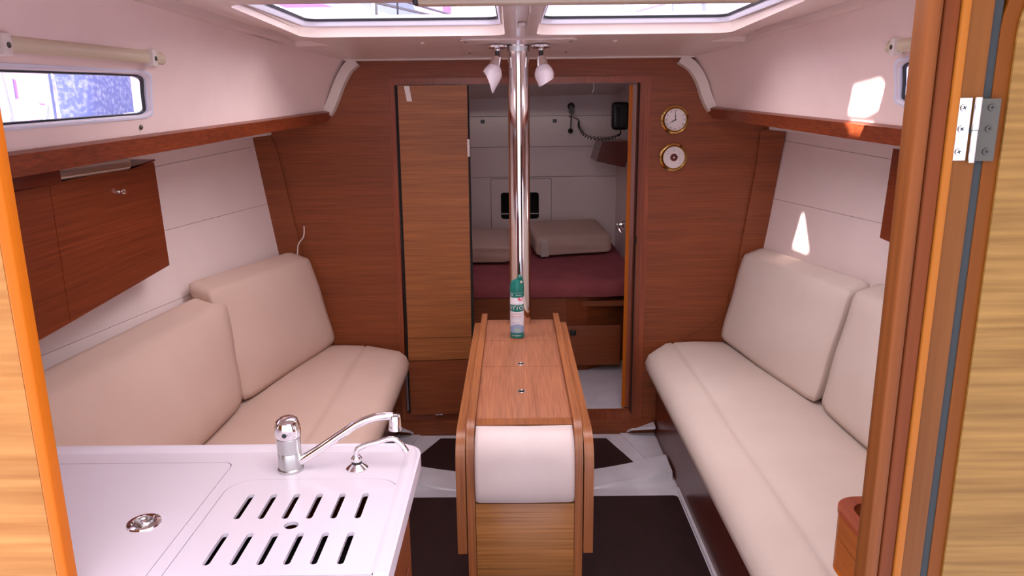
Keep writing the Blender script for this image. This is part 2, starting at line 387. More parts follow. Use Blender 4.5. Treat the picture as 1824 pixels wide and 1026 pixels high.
# ceiling with two hatch recesses ------------------------------------------
ce = sroot('ceiling')
HO = {1: (.085, .765), -1: (-.735, -.025)}
HY0, HY1 = 2.06, 2.80
outl = [(CX+hw_top(y)+.012, y) for y in (.45, 1.2, 2.0, 2.6, 2.8, 3.0, 3.2, 3.42)]+[(CX-hw_top(y)-.012, y) for y in (3.42, 3.2, 3.0, 2.8, 2.6, 2.0, 1.2, .45)]
holes = []
for s in (1, -1):
    x0, x1 = HO[s]; holes.append(rrect(x0, HY0, x1, HY1, .05))
# unseen opening added in the roof over the galley to let light in
holes.append(rrect(-.38, .62, .42, 1.45, .04))
CHAN = {}
for s in (1, -1):
    CHAN[s] = [(CX+s*a, y) for a, y in ((.80, 1.35), (.80, 2.1), (.795, 2.80), (.715, 2.985), (.868-.02, 3.0), (hw_top(2.8)-.03, 2.8), (hw_top(2.6)-.03, 2.6), (hw_top(2.0)-.03, 2.0), (hw_top(1.35)-.03, 1.35))]
    holes.append(CHAN[s])
outl = resamp(outl, .4)
bm = bmesh.new(); plateg(bm, outl, holes, lambda u, v, w: V(u, v, zc(v)+w), .03, .12, .08); link('headliner', bm, gel, ce, sharp=20)
for s in (1, -1):
    x0, x1 = HO[s]
    def ring(i, z, r=.05, dz=0): return [V(u, v, z if i else zc(v)) for u, v in rrect(x0+i, HY0+i, x1-i, HY1-i, r)]
    bm = bmesh.new()
    loft(bm, [ring(0, 0), [V(p.x, p.y, zc(p.y)+.020) for p in ring(.003, 1, .05)], ring(.010, 1.823, .048), ring(.012, 1.828, .046)], caps=False)
    link('hatch_recess', bm, gel, ce, sharp=30)
    wn = sroot('window_%d' % (3 if s > 0 else 4), ((x0+x1)/2, 2.45, 1.84))
    bm = bmesh.new(); loft(bm, [[V(u, v, z) for u, v in rrect(x0+i, HY0+i, x1-i, HY1-i, .04)] for i, z in ((.008, 1.842), (.0115, 1.823), (.014, 1.822), (.022, 1.837), (.022, 1.85), (.008, 1.85))], caps=False)
    link('hatch_frame', bm, frame_white, wn, sharp=30)
    bm = bmesh.new(); loft(bm, [[V(u, v, z) for u, v in rrect(x0+i, HY0+i, x1-i, HY1-i, .04)] for i, z in ((.0215, 1.839), (.0245, 1.837), (.027, 1.846))], caps=False); link('gasket', bm, gasket, wn)
    bm = bmesh.new(); plate(bm, rrect(x0+.021, HY0+.021, x1-.021, HY1-.021, .03), [], lambda u, v, w: V(u, v, 1.846+w), .006); link('pane', bm, glass, wn)
# roof skin outside the hatches
bm = bmesh.new(); plate(bm, resamp([(CX+hw_top(y)+.05, y) for y in (.45, 2.0, 3.0, 3.42)]+[(CX-hw_top(y)-.05, y) for y in (3.42, 3.0, 2.0, .45)], .5),
    [rrect(HO[s][0]+.012, HY0+.012, HO[s][1]-.012, HY1-.012, .04) for s in (1, -1)]+[rrect(-.38, .62, .42, 1.45, .04)], lambda u, v, w: V(u, v, 1.846+w), .012); link('coachroof_skin', bm, gel, ce)
# moulded side channels in the headliner, ending in a small lit step
for s in (1, -1):
    ch_ = CHAN[s]; mx_ = sum(p[0] for p in ch_)/len(ch_); my_ = 2.3
    bm = bmesh.new(); r0_ = [V(x, y, zc(y)) for x, y in ch_]; r1_ = [V(x+(mx_-x)*.22, y-.012 if y > 2.9 else y, zc(y)+.017) for x, y in ch_]
    loft(bm, [r0_, r1_], caps=False); bm.faces.new([bm.verts.new(p) for p in r1_]); link('side_channel', bm, gel, ce, sharp=25)
# snap fasteners in the hatch surround and the blind cassette at the near lip
for x, y in ((-.33, 2.93), (.38, 2.93)):
    bm = bmesh.new(); lathe(bm, [(.008, 0), (.008, -.004), (.004, -.007), (0, -.007)], (x, y, zc(y)), n=12); link('snap_stud', bm, white_trim, ce)
# central divider ribs
bm = bmesh.new()
for x in (.012, .048): box(bm, (x-.0015, 2.1, zc(2.8)-.004), (x+.0015, 2.84, zc(2.1)), 0)
box(bm, (.018, 2.44, zc(2.5)-.012), (.042, 2.50, zc(2.5)), .003); link('divider_catch', bm, white_trim, ce)
bl = thing('hatch_blind', 'cream roller blind cassette with black end cap along the near lip of the hatches', 'blind', (.05, 2.0, 1.79))
bm = bmesh.new(); box(bm, (-.235, 1.995, 1.794), (.62, 2.045, 1.818), .006); link('cassette', bm, cream_pl, bl)
bm = bmesh.new(); box(bm, (-.247, 1.997, 1.796), (-.235, 2.043, 1.816), .002); link('end_cap', bm, black, bl)

# liners with side windows --------------------------------------------------
for s, nm in ((-1, 'left'), (1, 'right')):
    wl = sroot('wall_'+nm)
    def lm(y, t, w, s=s):
        h0, h1 = hw_fas(y)+.004, hw_top(y)+.01
        x = CX+s*(h0+(h1-h0)*t+.018*math.sin(math.pi*t)); return V(x+s*w, y, z_fas(y)+(zc(y)+.006-z_fas(y))*t)
    wy1, t0, t1 = (2.155, .165, .495) if s < 0 else (2.16, .2, .53)
    hol = rrect(1.30, t0, wy1, t1, .045)
    hol = [(y+(.04 if s < 0 else .035)*(t1-t)/(t1-t0)*(1 if y > 1.9 else 0), t) for y, t in resamp(hol, .12)]
    out = resamp([(.45, 0), (BY+.01, 0), (BY+.01, 1), (.45, 1)], .17)
    bm = bmesh.new(); plateg(bm, out, [hol], lm, .012, .08, .07); link('coachroof_liner', bm, liner, wl, sharp=25)
    # planked hull lining below the shelf
    lines = [(.35, .86), (.8645, 1.128), (1.1325, None), (None, None)]
    def hp(y, z, w, s=s): return V(CX+s*(hull(y, z)+w), y, z)
    def zl(k, y):
        if k == 0: return .33
        if k == 1: return .885-.0*(BY-y)
        if k == 2: return 1.13
        if k == 3: return 1.383-.045*(BY-y)
        return 1.50-.045*(BY-y)
    for k in range(4):
        bm = bmesh.new(); ys = [.95, 1.8, 2.6, 3.405]
        for a, b in zip(ys, ys[1:]):
            g = .0008
            P = [hp(a, zl(k, a)+g, 0), hp(b, zl(k, b)+g, 0), hp(b, zl(k+1, b)-g, 0), hp(a, zl(k+1, a)-g, 0)]
            prism(bm, P, (s*.008, 0, 0))
        link('lining_panel', bm, lining, wl, smooth=False)
    bm = bmesh.new(); prism(bm, [hp(.95, .3, .008), hp(BY, .3, .008), hp(BY, 1.5, .008), hp(.95, 1.4, .008)], (s*.02, 0, 0)); link('hull_skin', bm, skin_m, wl, smooth=False)
    # window
    wn = sroot('window_%d' % (1 if s < 0 else 2), tuple(lm(1.8, .33, 0)))
    def ofs(loop, d): # grow / shrink in (y, t); t scaled
        cy = 1.73; ct = (t0+t1)/2; hy = (wy1-1.30)/2; ht = (t1-t0)/2
        return [(cy+(y-cy)*(1+d/hy), ct+(t-ct)*(1+d/.33/ht)) for y, t in loop]
    bm = bmesh.new(); loft(bm, [[lm(y, t, w) for y, t in ofs(hol, d)] for d, w in ((.0095, .001), (.009, -.003), (.006, -.004), (.002, -.003), (-.002, .010), (-.003, .02), (.012, .02))], caps=False)
    link('window_frame', bm, frame_white, wn, sharp=40)
    bm = bmesh.new(); loft(bm, [[lm(y, t, w) for y, t in ofs(hol, d)] for d, w in ((-.001, .013), (-.006, .010), (-.007, .02))], caps=False); link('gasket', bm, gasket, wn, sharp=40)
    bm = bmesh.new(); plate(bm, ofs(hol, -.001), [], lambda u, v, w: lm(u, v, .018+w), .004); link('pane', bm, glass, wn, smooth=False)
    # snap stud below the window
    y = 2.15; p = lm(y, .07 if s < 0 else .10, 0); bm = bmesh.new(); lathe(bm, [(.007, 0), (.007, .003), (.003, .006), (0, .006)], p, (-s, 0, 0), 12); link('snap_stud', bm, hinge_dark, wn)
    # curtain rail
    rail = thing('curtain_rail', 'cream curtain rail above the %s side window' % ('port (left)' if s < 0 else 'starboard (right)'), 'curtain rail', tuple(lm(1.8, .66, 0)))
    za = lambda y: (.62 if s < 0 else .645)
    y1 = 2.18 if s < 0 else 2.16
    bm = bmesh.new(); ring = []
    for y in (1.2, 1.5, 1.8, y1):
        c = lm(y, za(y), 0); ring.append([c+V(s*.004, 0, -.014), c+V(-s*.014, 0, -.017), c+V(-s*.021, 0, -.010), c+V(-s*.021, 0, .008), c+V(-s*.012, 0, .017), c+V(s*.006, 0, .017)])
    loft(bm, ring); link('rail', bm, cream_pl, rail, sharp=60)
    for y in ((1.59, 2.12) if s < 0 else (1.6, 2.12)):
        c = lm(y, za(y), 0); bm = bmesh.new(); box(bm, (min(c.x-s*.027, c.x), y-.014, c.z-.023), (max(c.x-s*.027, c.x), y+.014, c.z+.020), .003); b_ = link('bracket', bm, white_trim, rail)
        bm = bmesh.new(); lathe(bm, [(.006, 0), (.006, .003), (0, .004)], (c.x-s*.026, y, c.z-.003), (-s, 0, 0), 12); link('screw', bm, hinge_dark, b_)
    # wooden shelf with fascia
    sh = thing('side_shelf', 'long mahogany shelf with angled fascia under the %s window' % ('port (left)' if s < 0 else 'starboard (right)'), 'shelf', (CX+s*1.0, 2.0, 1.45))
    bm = bmesh.new(); rings = []
    for i, y in enumerate((.95, 1.6, 2.4, 3.2, 3.34, 3.392)):
        x = CX+s*(hw_fas(y)-.006); z = z_fas(y); h = .052-.010*max(0, (y-2)/1.4); k = 1 if y < 3.35 else .55
        rings.append([V(x+s*.0, y, z+.003), V(x-s*.016, y, z-.003), V(x-s*.014, y, z-h*k), V(x+s*.012, y, z-h*k-.004), V(x+s*.014, y, z+.003)])
    loft(bm, rings); link('fascia', bm, side_wood, sh, sharp=30)
    bm = bmesh.new(); rings = []
    for y in (.95, 2.0, 3.39):
        x0 = CX+s*(hw_fas(y)+.008); x1 = CX+s*(hull(y, 1.45)-.004); z = z_fas(y)-.02
        rings.append([V(x0, y, z), V(x1, y, z-.02), V(x1, y, z-.032), V(x0, y, z-.012)])
    loft(bm, rings); link('shelf_board', bm, lining, sh, smooth=False)

# ------------------------------------------------------------------ settees
def settee(s, x_face, x_front, x_seam, label_side, m):
    base = thing('settee_base', 'dark mahogany boxed base under the %s seat cushion' % label_side, 'settee base', (s*.9, 2.4, 0))
    y0 = .95 if s > 0 else 1.36
    bm = bmesh.new(); xf = s*x_face; xb = [CX+s*(hull(y, .3)-.012) for y in (y0, 3.385)]
    P = [V(xf, y0, 0), V(xf, 3.385, 0), V(xb[1], 3.385, 0), V(xb[0], y0, 0)]
    prism(bm, P, (0, 0, .333)); link('plinth_box', bm, dark_wood, base, smooth=False)
    bm = bmesh.new(); rings = []
    n = 26; ya, yb = y0+.0, 3.382
    def prof(y, e):
        xb_ = hull(y, .45)-.014
        e2 = e
        P = [(x_front+.035+e2, .338), (x_front+.012+e2, .345), (x_front-.004+e2, .368), (x_front-.008+e2, .40), (x_front+.006+e2, .434), (x_front+.035+e2, .458), (x_seam-.03, .474), (x_seam-.008, .4775), (x_seam, .4715), (x_seam+.01, .478), (x_seam+.10, .482), (xb_-.05, .478), (xb_-.01, .46), (xb_, .42), (xb_-.005, .345), (xb_-.03, .338)]
        return P
    for i in range(n+1):
        t = i/n; y = ya+(yb-ya)*t
        d = max(0, .06-(yb-y)); e = .06-math.sqrt(max(0, .06**2-d*d)); dn = max(0, .012-(yb-y))
        zz = .004*math.sin(y*7+s)
        rings.append([V(s*x if x > xr-9 else x, y, z-(dn*1.2 if z > .44 else 0)+(zz if z > .45 else 0)) for x, z in prof(y, e) for xr in (x,)])
    for y, k in ((3.336, 0),): pass
    loft(bm, rings); o = link('seat_cushion', bm, m, sharp=70); 
    tag(o, 'long beige seat cushion with a stitched front seam along the %s side' % label_side, 'cushion', 'seat cushions')
    return o
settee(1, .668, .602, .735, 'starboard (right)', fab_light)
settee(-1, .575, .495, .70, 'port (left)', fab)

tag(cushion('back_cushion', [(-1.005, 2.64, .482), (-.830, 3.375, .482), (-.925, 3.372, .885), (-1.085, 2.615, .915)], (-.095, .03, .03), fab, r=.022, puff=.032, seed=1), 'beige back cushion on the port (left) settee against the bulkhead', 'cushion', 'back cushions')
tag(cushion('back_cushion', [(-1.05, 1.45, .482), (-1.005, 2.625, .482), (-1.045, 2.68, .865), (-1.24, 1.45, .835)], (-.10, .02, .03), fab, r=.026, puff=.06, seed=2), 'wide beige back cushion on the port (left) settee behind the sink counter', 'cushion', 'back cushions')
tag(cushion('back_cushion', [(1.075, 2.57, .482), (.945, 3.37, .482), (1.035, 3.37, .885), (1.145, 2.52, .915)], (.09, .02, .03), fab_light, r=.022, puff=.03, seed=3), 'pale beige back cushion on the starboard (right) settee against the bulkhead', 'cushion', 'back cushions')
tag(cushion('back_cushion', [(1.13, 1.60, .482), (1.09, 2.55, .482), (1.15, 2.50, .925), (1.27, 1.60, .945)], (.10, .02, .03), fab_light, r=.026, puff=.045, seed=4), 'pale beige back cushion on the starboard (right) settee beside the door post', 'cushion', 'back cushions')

# ------------------------------------------------------------------ lockers
lk = thing('wall_locker', 'mahogany hull locker with a small chrome catch under the left shelf', 'locker', (-1.15, 2.1, 1.02))
bm = bmesh.new(); box(bm, (-1.30, 1.0, 1.07), (-1.166, 2.45, 1.37)); link('body', bm, dark_wood, lk)
bm = bmesh.new(); prism(bm, [V(-1.150, 1.885, 1.014), V(-1.150, 2.474, 1.042), V(-1.150, 2.452, 1.383), V(-1.150, 1.885, 1.370)], (-.014, 0, 0)); link('door', bm, side_wood, lk, smooth=False)
bm = bmesh.new(); prism(bm, [V(-1.150, 1.0, .975), V(-1.150, 1.883, 1.014), V(-1.150, 1.883, 1.370), V(-1.150, 1.0, 1.35)], (-.014, 0, 0)); d2 = link('door', bm, side_wood, lk, smooth=False)
bm = bmesh.new(); lathe(bm, [(.006, 0), (.006, .008), (.009, .012), (.007, .018), (0, .019)], (-1.150, 2.215, 1.315), (1, 0, 0), 16); box(bm, (-1.151, 2.19, 1.31), (-1.147, 2.24, 1.32), .001); link('catch', bm, chrome, lk)
bm = bmesh.new(); prism(bm, [V(-1.30, 2.27, 1.372), V(-1.15, 2.27, 1.372), V(-1.15, 2.46, 1.386), V(-1.30, 2.46, 1.386)], (0, 0, .006)); link('top_lip', bm, dark_wood, lk)
lk = thing('wall_locker', 'mahogany hull locker half hidden by the door post on the right', 'locker', (1.21, 2.1, 1.08))
bm = bmesh.new(); box(bm, (1.226, 1.0, 1.085), (1.33, 2.44, 1.39)); link('body', bm, dark_wood, lk)
bm = bmesh.new(); prism(bm, [V(1.21, 1.0, 1.06), V(1.21, 2.478, 1.109), V(1.21, 2.452, 1.401), V(1.21, 1.0, 1.36)], (.014, 0, 0)); link('door', bm, side_wood, lk, smooth=False)
# strip light tube and end block under the port shelf
st = thing('strip_light', 'grey strip light tube tucked under the left shelf above the locker', 'light', (-1.14, 2.05, 1.40))
bm = bmesh.new(); tube(bm, [(-1.16, 1.91, 1.392), (-1.145, 2.26, 1.393)], .018, 16); link('tube', bm, chrome_soft, st)
bm = bmesh.new(); box(bm, (-1.20, 1.70, 1.372), (-1.13, 1.905, 1.425), .002); link('end_block', bm, dark_wood, st)

# thin wires
bm = bmesh.new(); tube(bm, smooth_path([(-.985, 3.372, .86), (-.982, 3.375, .91), (-.972, 3.37, .95), (-.946, 3.365, .985), (-.942, 3.37, 1.03)]), .0028, 8); tag(link('cable', bm, white_trim), 'thin white cable sticking up behind the left back cushion', 'cable')
bm = bmesh.new(); tube(bm, smooth_path([(.985, 3.384, .70), (.975, 3.384, .60), (.93, 3.384, .56), (.85, 3.384, .515), (.78, 3.384, .475)]), .0018, 6); tag(link('cord', bm, post_mould), 'thin brown cord on the bulkhead behind the right back cushion', 'cord')

# ------------------------------------------------------------------ bulkhead door leaf (closed, port half)
dl = sroot('door_1', (-.36, 3.36, .1))
bm = bmesh.new(); x0, x1 = -.500, -.200
prism(bm, [V(-.494, 3.362, 1.634), V(-.196, 3.378, 1.634), V(-.203, 3.378, .502), V(-.497, 3.362, .502)], (0, .022, 0)); link('upper_panel', bm, oak_x, dl, smooth=False)
bm = bmesh.new(); prism(bm, [V(-.497, 3.362, .499), V(-.203, 3.378, .499), V(-.206, 3.378, .392), V(-.499, 3.362, .392)], (0, .022, 0)); link('middle_panel', bm, oak_x, dl, smooth=False)
bm = bmesh.new(); prism(bm, [V(-.499, 3.366, .389), V(-.206, 3.380, .389), V(-.208, 3.380, .118), V(-.500, 3.366, .118)], (0, .018, 0)); link('lower_panel', bm, wall_wood, dl, smooth=False)
bm = bmesh.new(); box(bm, (-.510, 3.385, .118), (-.19, 3.398, 1.634)); link('dark_gap', bm, blackhole, dl)
bm = bmesh.new(); prism(bm, [V(-.4656, 3.359, 1.632), V(-.4436, 3.360, 1.632), V(-.4336, 3.360, 1.568), V(-.4556, 3.359, 1.568)], (0, .003, 0)); link('paper_tab', bm, white_trim, dl)
bm = bmesh.new(); box(bm, (-.201, 3.360, 1.33), (-.190, 3.378, 1.405), .002); link('hinge', bm, white_trim, dl)
bm = bmesh.new(); box(bm, (-.380, 3.352, .121), (-.345, 3.364, .127), .001); link('bolt', bm, chrome, dl)

# open starboard leaf
dr = sroot('door_2', (.55, 3.45, .1))
bm = bmesh.new(); D = V(.085, .45, 0).normalized()*.50; N = V(D.y, -D.x, 0).normalized()*.034
P0 = V(.512, 3.44, .12)
def leaf(bm, off0, off1, z0, z1, a=0, b=1):
    A = P0+N*off0+D*a; B = P0+N*off1+D*a
    for Q in ((A, B, B+D*(b-a), A+D*(b-a)),): prism(bm, [V(q.x, q.y, z0) for q in Q], (0, 0, z1-z0))
leaf(bm, 0, 1, .12, 1.632); link('leaf', bm, vert_wood, dr, smooth=False)
bm = bmesh.new(); A = P0+V(0, -.003, 0); prism(bm, [V(A.x, A.y, .12), V(A.x+N.x*.48, A.y+N.y*.48, .12), V(A.x+N.x*.48, A.y+N.y*.48+.004, .12), V(A.x, A.y+.004, .12)], (0, 0, 1.51)); link('edge_band', bm, orange_edge, dr, smooth=False)  # orange strip also carries the warm reflection on this edge
bm = bmesh.new(); q = P0+D*.12+V(0, 0, .83-.0); q = V(.515, 3.52, 1.0)
lathe(bm, [(.017, 0), (.017, .006), (.008, .010), (.006, .030), (0, .031)], (q.x, q.y, q.z), (-1, 0, 0), 20)
tube(bm, smooth_path([(q.x-.028, q.y, q.z), (q.x-.034, q.y-.02, q.z+.004), (q.x-.034, q.y-.045, q.z), (q.x-.03, q.y-.062, q.z-.014), (q.x-.022, q.y-.066, q.z-.028)]), [.008]*33, 12); link('handle', bm, chrome, dr)
bm = bmesh.new(); box(bm, (.5455, 3.36, .118), (.5475, 3.395, 1.636)); box(bm, (.548, 3.392, .93), (.556, 3.396, .965)); link('dark_gap', bm, blackhole, dr)

# ------------------------------------------------------------------ forward cabin
fc = sroot('wall_forward_cabin', (0, 5.2, 0))
g = .0015
rows = [(.30, 1.07), (1.07, 1.272), (1.272, 1.474), (1.474, 1.72)]
for k, (a, b) in enumerate(rows):
    bm = bmesh.new(); o_ = [(-.75, a+g), (.75, a+g), (.75, b-g), (-.75, b-g)]
    if k == 0: plate(bm, o_, [rrect(-.157, .60, .260, 1.060, .015)], lambda u, v, w: V(u, 5.2+w, v), .01)
    else: plate(bm, o_, [], lambda u, v, w: V(u, 5.2+w, v), .01)
    link('cabin_panel', bm, lining, fc, smooth=False)
bm = bmesh.new(); plate(bm, rrect(-.154, .603, .257, 1.057, .013), [rrect(-.088, .782, .173, .965, .02)], lambda u, v, w: V(u, 5.199+w, v), .01); link('locker_door', bm, lining, fc, smooth=False)
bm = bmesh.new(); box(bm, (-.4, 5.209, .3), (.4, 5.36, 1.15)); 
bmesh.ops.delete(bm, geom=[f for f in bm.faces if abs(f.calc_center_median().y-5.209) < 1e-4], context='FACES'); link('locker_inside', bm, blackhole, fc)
bm = bmesh.new(); box(bm, (-.086, 5.202, .815), (.171, 5.208, .822)); link('shelf_edge', bm, white_trim, fc)
for x in (-.202, .28):
    bm = bmesh.new(); box(bm, (x-.014, 5.192, 1.430), (x+.014, 5.2, 1.454), .002); l_ = link('latch', bm, grey_plast, fc)
    bm = bmesh.new(); box(bm, (x-.008, 5.189, 1.436), (x-.002, 5.192, 1.448)); box(bm, (x+.002, 5.189, 1.436), (x+.008, 5.192, 1.448)); link('latch_button', bm, black, l_)
bm = bmesh.new(); plate(bm, [(-1.0, 0), (1.0, 0), (1.0, 1.85), (-1.0, 1.85)], [rrect(-.4, .35, .4, 1.1, .01)], lambda u, v, w: V(u, 5.212+w, v), .01); link('backing', bm, grey_plast, fc, smooth=False)
cw2 = {1: sroot('wall_cabin_right'), -1: sroot('wall_cabin_left')}
for s in (1, -1):
    bm = bmesh.new(); xa, xb = (.80, .70) if s > 0 else (-.90, -.74)
    prism(bm, [V(xa, 3.43, .05), V(xb, 5.2, .05), V(xb-.0, 5.2, 1.75), V(xa-.02*s, 3.43, 1.75)], (s*.02, 0, 0)); link('side_panel', bm, lining, cw2[s], smooth=False)
for s in (1, -1):
    bm = bmesh.new(); prism(bm, [V(s*.95, 3.41, 1.3), V(s*.95, 5.22, 1.3), V(s*.93, 5.22, 1.9), V(s*.93, 3.41, 1.9)], (s*.02, 0, 0)); link('topside', bm, gel, cw2[s], smooth=False)
cc = sroot('ceiling_forward')
bm = bmesh.new(); plate(bm, [(-.97, 3.40), (.97, 3.40), (.97, 5.24), (-.97, 5.24)], [rrect(-.34, 3.95, .36, 4.6, .05)], lambda u, v, w: V(u, v, 1.80+w), .012); link('foredeck', bm, gel, cc, smooth=False)
def zf(x, y):
    P = [(3.4, 1.765), (4.0, 1.735), (4.7, 1.70), (5.0, 1.68), (5.12, 1.655), (5.25, 1.60)]
    for (a, za), (b, zb_) in zip(P, P[1:]):
        if y <= b: return za+(zb_-za)*(y-a)/(b-a)-.05*(x-.1)**2
bm = bmesh.new(); plate(bm, resamp([(-.92, 3.43), (.92, 3.43), (.92, 5.0), (.92, 5.12), (.92, 5.2), (-.92, 5.2), (-.92, 5.12), (-.92, 5.0)], .12), [resamp(rrect(-.32, 3.97, .34, 4.58, .05), .12)], lambda u, v, w: V(u, v, zf(u, v)+w), .006); link('cabin_headliner', bm, gel, cc)
cfl = sroot('floor_forward')
bm = bmesh.new(); box(bm, (-.92, 3.43, .02), (.9, 4.5, .10)); link('cabin_sole', bm, floor_white, cfl)
bf = thing('berth_base', 'mahogany berth front panel with black finger latches in the forward cabin', 'berth', (.1, 4.0, .1))
fpts = [(-.88, 4.0), (.28, 4.0), (.40, 4.03), (.52, 4.10), (.62, 4.18), (.76, 4.3)]
bm = bmesh.new(); loft(bm, [[V(x, y, .101), V(x, y, .33), V(x, y-.003, .335), V(x, y-.003, .525), V(x, y+.02, .525), V(x, y+.02, .101)] for x, y in fpts]); link('front_panel', bm, wall_wood, bf, smooth=False)
bm = bmesh.new(); box(bm, (.02, 3.988, .14), (.58, 3.999, .37), .003); link('drawer_front', bm, wall_wood, bf)
for x in (-.245, .318):
    bm = bmesh.new(); box(bm, (x-.016, 3.976, .316), (x+.016, 3.990, .346), .004); link('latch', bm, black, bf)
bm = bmesh.new(); prism(bm, [V(-.84, 4.02, .47), V(.68, 4.02, .47), V(.67, 5.19, .47), V(-.73, 5.19, .47)], (0, 0, .03)); link('berth_top', bm, wall_wood, bf)
bm = bmesh.new(); rings = []
for x, ya in ((-.84, 4.02), (-.82, 4.0), (.1, 3.985), (.5, 3.99), (.66, 4.02), (.68, 4.05)):
    rings.append([V(x, ya, .53), V(x, ya-.012, .56), V(x, ya+.004, .60), V(x, ya+.05, .618), V(x, 4.6, .622), V(x, 5.0, .622), V(x, 5.17, .62), V(x, 5.18, .53)])
loft(bm, rings)
for v in bm.verts:
    if v.co.x < 0: v.co.x *= 1-.12*max(0, v.co.y-4)/1.2
    else: v.co.x *= 1-.02*max(0, v.co.y-4)/1.2
tag(link('mattress', bm, burgundy, sharp=60), 'burgundy covered berth mattress in the forward cabin', 'mattress')
o = cushion('loose_cushion', [(-.60, 4.42, .632), (-.02, 4.42, .632), (-.02, 4.42, .735), (-.60, 4.42, .745)], (0, .52, .03), fab, r=.03, puff=.008, seed=6); tag(o, 'beige loose cushion on the burgundy mattress left of the mast post', 'cushion', 'loose berth cushions')
o = thing('loose_cushion', 'beige loose cushion with a white tag on the burgundy mattress right of the mast post', 'cushion', (.3, 4.8, .63), 'loose berth cushions')
c2 = cushion('pad', [(.135, 4.60, .632), (.62, 4.72, .632), (.62, 4.74, .745), (.135, 4.62, .750)], (-.06, .40, .05), fab, r=.03, puff=.01, seed=7); c2.parent = o; c2.data.transform(Matrix.Translation(-o.location))
bm = bmesh.new(); prism(bm, [V(.165, 4.60, .640), V(.215, 4.612, .640), V(.205, 4.618, .735), V(.170, 4.608, .735)], (0, .004, 0)); prism(bm, [V(.165, 4.597, .633), V(.215, 4.608, .633), V(.21, 4.600, .72), V(.168, 4.590, .72)], (0, .003, 0)); link('tag', bm, white_trim, o)
# wooden bracket shelf, radio and microphone
bm = bmesh.new(); prism(bm, [V(.51, 4.72, 1.205), V(.69, 4.72, 1.165), V(.73, 4.72, 1.325), V(.545, 4.72, 1.325)], (0, .35, 0)); tag(link('corner_shelf', bm, dark_wood, smooth=False), 'dark wooden corner box shelf on the forward cabin side wall', 'shelf')
rd = thing('radio_handset', 'black radio handset hung by the door in the forward cabin', 'radio', (.66, 4.8, 1.4))
bm = bmesh.new(); box(bm, (.61, 4.78, 1.39), (.72, 4.84, 1.56), .025, 4); link('body', bm, black, rd)
bm = bmesh.new(); box(bm, (.622, 4.772, 1.41), (.66, 4.782, 1.53), .004); link('grille', bm, black, rd)
bm = bmesh.new(); P = smooth_path([(.37, 5.14, 1.47), (.43, 5.12, 1.45), (.435, 5.1, 1.40), (.48, 5.0, 1.345), (.58, 4.86, 1.335), (.66, 4.80, 1.36), (.665, 4.80, 1.39)], 6)
coil = []; tot = len(P)-1
for i in range(tot*16+1):
    f = i/16; k = min(int(f), tot-1); p = P[k].lerp(P[k+1], f-k); rr = .011 if 8 < f < 32 else .002
    a = i/16*2*math.pi*.85; coil.append(p+V(0, math.cos(a)*rr, 0)+V(.5, 0, 1).normalized()*math.sin(a)*rr)
tube(bm, coil, .0026, 5); link('coiled_cord', bm, black, rd)
mc = thing('reading_light', 'small black and grey reading lamp with a straight stem on the forward cabin wall', 'lamp', (.39, 5.19, 1.45))
bm = bmesh.new(); lathe(bm, [(.02, 0), (.024, .015), (.016, .03), (0, .032)], (.388, 5.195, 1.535), (0, -1, 0), 20); link('knob', bm, black, mc)
bm = bmesh.new(); tube(bm, [(.388, 5.165, 1.535), (.388, 5.155, 1.50), (.388, 5.155, 1.485)], [.012, .019, .012], 14); link('grip', bm, grey_plast, mc)
bm = bmesh.new(); tube(bm, [(.388, 5.155, 1.49), (.385, 5.165, 1.385)], .004, 8); link('stem', bm, black, mc)
bm = bmesh.new(); lathe(bm, [(0, -.018), (.013, -.013), (.018, 0), (.013, .013), (0, .018)], (.384, 5.17, 1.375), (0, 0, 1), 16); link('end_ball', bm, black, mc)
bm = bmesh.new(); tube(bm, smooth_path([(.452, 4.5, 1.68), (.466, 4.5, 1.655), (.466, 4.5, 1.63), (.456, 4.5, 1.61)]), .003, 6); tag(link('loop_cord', bm, white_trim), 'short white cord loop hanging from the forward cabin ceiling', 'cord')

# ------------------------------------------------------------------ ceiling plate, lamps, mast post
pl = thing('deckhead_plate', 'flat cream access plate on the ceiling around the mast post', 'plate', (.023, 2.98, 1.77))
bm = bmesh.new(); o_ = rrect(-.19, 2.86, .235, 3.22, .03); zz = lambda v: zc(v)-.0062
plate(bm, resamp(o_, .2), [circle(.023, 2.985, .0435, 28)], lambda u, v, w: V(u, v, zz(v)+w), .0058); link('plate_panel', bm, gel, pl, smooth=False)
for x in (-.17, .215):
    for y in (2.90, 3.17): bm = bmesh.new(); lathe(bm, [(.005, 0), (.005, -.002), (0, -.003)], (x, y, zz(y)), (0, 0, 1), 10); link('screw', bm, hinge_dark, pl)
mp = thing('mast_post', 'polished chrome mast compression post rising from the table to the ceiling', 'post', (.023, 2.985, 0.01))
bm = bmesh.new(); tube(bm, [(.023, 2.985, .01), (.023, 2.985, zc(2.98)+.0)], .0415, 48); link('tube', bm, chrome, mp)
bm = bmesh.new(); tube(bm, [(.052, 2.940, .71), (.052, 2.940, 1.60)], .0, 4) if 0 else bm
lathe(bm, [(.0419, 0), (.049, 0), (.049, .004), (.0419, .006)], (.023, 2.985, .6815), n=40) if 0 else tube(bm, [(.023, 2.985, zc(2.98)-.03), (.023, 2.985, zc(2.98)-.012)], .0428, 40); link('collar', bm, chrome_soft, mp)

